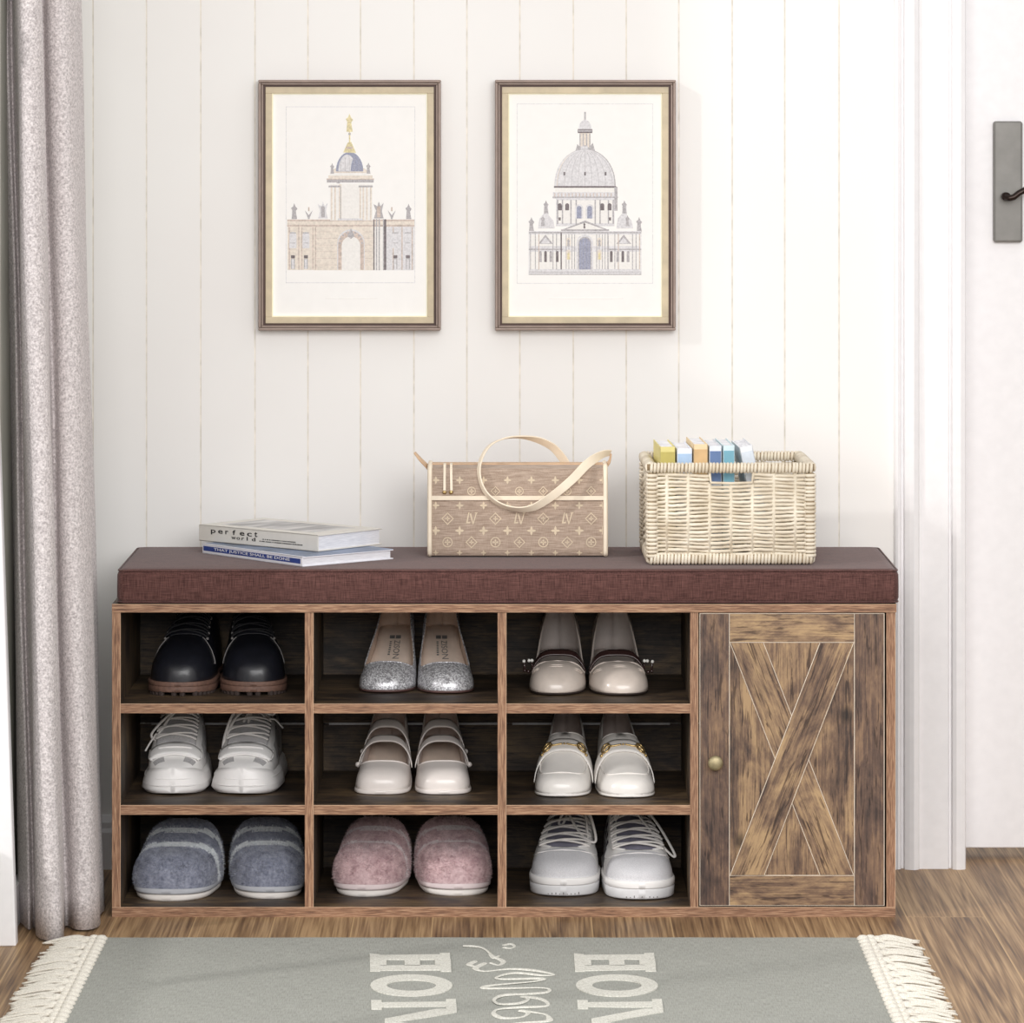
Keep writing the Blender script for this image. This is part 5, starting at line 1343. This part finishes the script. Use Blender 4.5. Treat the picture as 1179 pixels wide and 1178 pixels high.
chunky(199, 915.5, 70, math.radians(2), 1); chunky(282, 915.5, 73, math.radians(-6), -1)

# white striped sneakers -----------------------------------------------------------
def sneaker(px, py, wpx, rz, side):
    Y = YG(py, ROWF['low']); k = (Y - CAM_Y) / FPX; W_ = wpx * k / 2
    t = place(px, py, 'low', rz, 'striped_sneaker', 'white lace-up sneaker with dark side stripes, %s one in the bottom right cubby' % LR[side], 'shoe', 'pair of white striped sneakers')
    la = Last(min(.226, BD - .0065 - Y), [(0, W_ * .92), (.2, W_ * .965), (.36, W_ * .96), (.6, W_ * .76), (.85, W_ * .66), (1, W_ * .62)],
              [(0, .022), (.1, .027), (.2, .035), (.32, .046), (.5, .066), (.68, .084), (.82, .080), (1, .076)],
              [(0, .021), (.5, .020), (1, .024)], C=[(0, -.001), (.3, 0), (.65, .007), (1, .010)], rt=.24, nt=2.5, rz=.13, nz=2.2, a=.66, b=.78, side=side, toe_min=.30)
    s0, s1 = .235, .33; ph = [(0, .52), (.33, .48), (.62, .42), (.72, .85), (1, .5)]
    def mf(s, f, sg):
        if .36 < s < .80 and f < .80:
            q = (s - .12 * f - .30) / .105
            if 0 < q < 4 and (q % 1) > .45: return 1
        if s > .83: return 1
        return 2 if s > .225 else 0
    upper(la, 'upper', [M_KNIT, M_NAVY, M_WLEA], t, s0, s1, ph, mfun=mf, n=60, nj=16, solid=.0016)
    band(la, 'tongue', M_TONGUE, t, .25, .60, off=-.002, t0=1.0, th=.0015, nt_=12, ns=10)
    band(la, 'tongue_top', M_GREYP, t, .60, .74, off=-.001, t0=1.0, th=.003, nt_=12, ns=5)
    for sg in (0, 1):
        f = (lambda a: a) if sg == 0 else (lambda a: PI - a)
        rows = []
        for i in range(16):
            s = .235 + .42 * i / 15; a0 = .93 - .16 * min(1, i / 5); wdt = .19 * (1 - .5 * max(0, 1 - i / 3))
            rows.append([la.P(s, f(a0 + wdt * j / 3 + (.30 * max(0, 1 - i / 3) ** 2)), .0012) for j in range(4)])
        b = MB(); b.grid(rows); b.build('eyestay', M_WLEA, t, smooth=True, solid=.0012, offset=1, recalc=True)
    b = MB(); b.tube(path_on(la, [(.33, .42), (.26, .66), (.215, .98), (.20, PI / 2), (.215, PI - .98), (.26, PI - .66), (.33, PI - .42)], .0006, 8), .0009, 5); b.build('toe_seam', M_WSOLE, t, smooth=True)
    sole(la, 'foxing', M_WSOLE, t, lambda s: .0255, lambda s: .0155, e=.0026, rnd_=.0018)
    sole(la, 'outsole', M_SOLEG, t, lambda s: .0155, lambda s: 0.0, e=.0022, rnd_=.002, spring=.002, flare=-.0008)
    b = MB(); r = random.Random(int(px))
    for i in range(9):
        u = -.55 + 1.1 * i / 8; s = .012 + .03 * abs(u) ** 2.2; y = -.0030 + s * la.Ln * 1.35 - .0016
        x = la.c(0) + u * W_ * .80; h = r.uniform(.001, .0032); b.box(x - .0006, x + .0006, y - .0008, y + .004, .0035, .0035 + h)
    b.build('tread_marks', M_GREYINK, t)
    for i in range(6):
        s = .275 + i * .066; b = MB()
        b.tube(path_on(la, [(s, .93), (s - .010, 1.2), (s, PI / 2), (s + .016, PI - 1.2), (s + .034, PI - .93)], .0040), .0024, 7, flat=.7)
        b.tube(path_on(la, [(s, PI - .93), (s - .010, PI - 1.2), (s + .002, PI / 2), (s + .018, 1.2), (s + .034, .93)], .0054), .0024, 7, flat=.7)
        b.build('lace', M_WLACE, t, smooth=True)
    kn = la.P(.56, PI / 2, .009)
    def bow(pts, r=.0019):
        b = MB(); b.tube(crom([tuple(kn + Vector(p)) for p in pts], 6), r, 7, flat=.75); b.build('lace_bow', M_WLACE, t, smooth=True)
    if side == 1:
        bow([(-.006, 0, .004), (.000, -.020, -.008), (.012, -.040, -.026), (.026, -.050, -.038), (.036, -.050, -.040), (.035, -.044, -.026), (.026, -.028, .000), (.014, -.006, .012)])
        bow([(.012, -.006, .008), (.022, -.022, -.006), (.025, -.038, -.024), (.028, -.050, -.052)], .0016)
        bow([(0, 0, 0), (-.010, -.016, -.010), (-.014, -.022, -.020), (-.009, -.022, -.022), (-.003, -.012, -.010)])
    else:
        bow([(-.006, 0, .006), (.008, -.016, -.006), (.028, -.038, -.030), (.046, -.052, -.050), (.055, -.056, -.057), (.054, -.050, -.050), (.036, -.026, -.020), (.014, -.006, .008)])
        bow([(-.004, 0, .006), (-.014, -.010, 0), (-.022, -.018, -.012), (-.022, -.014, -.006), (-.012, -.004, .008)])
    b = MB(); b.ball(kn, (.0048, .004, .004), k=12); b.build('lace_knot', M_WLACE, t, smooth=True)
sneaker(651, 1033, 80, math.radians(-1.5), 1); sneaker(736.5, 1037, 81, math.radians(2), -1)
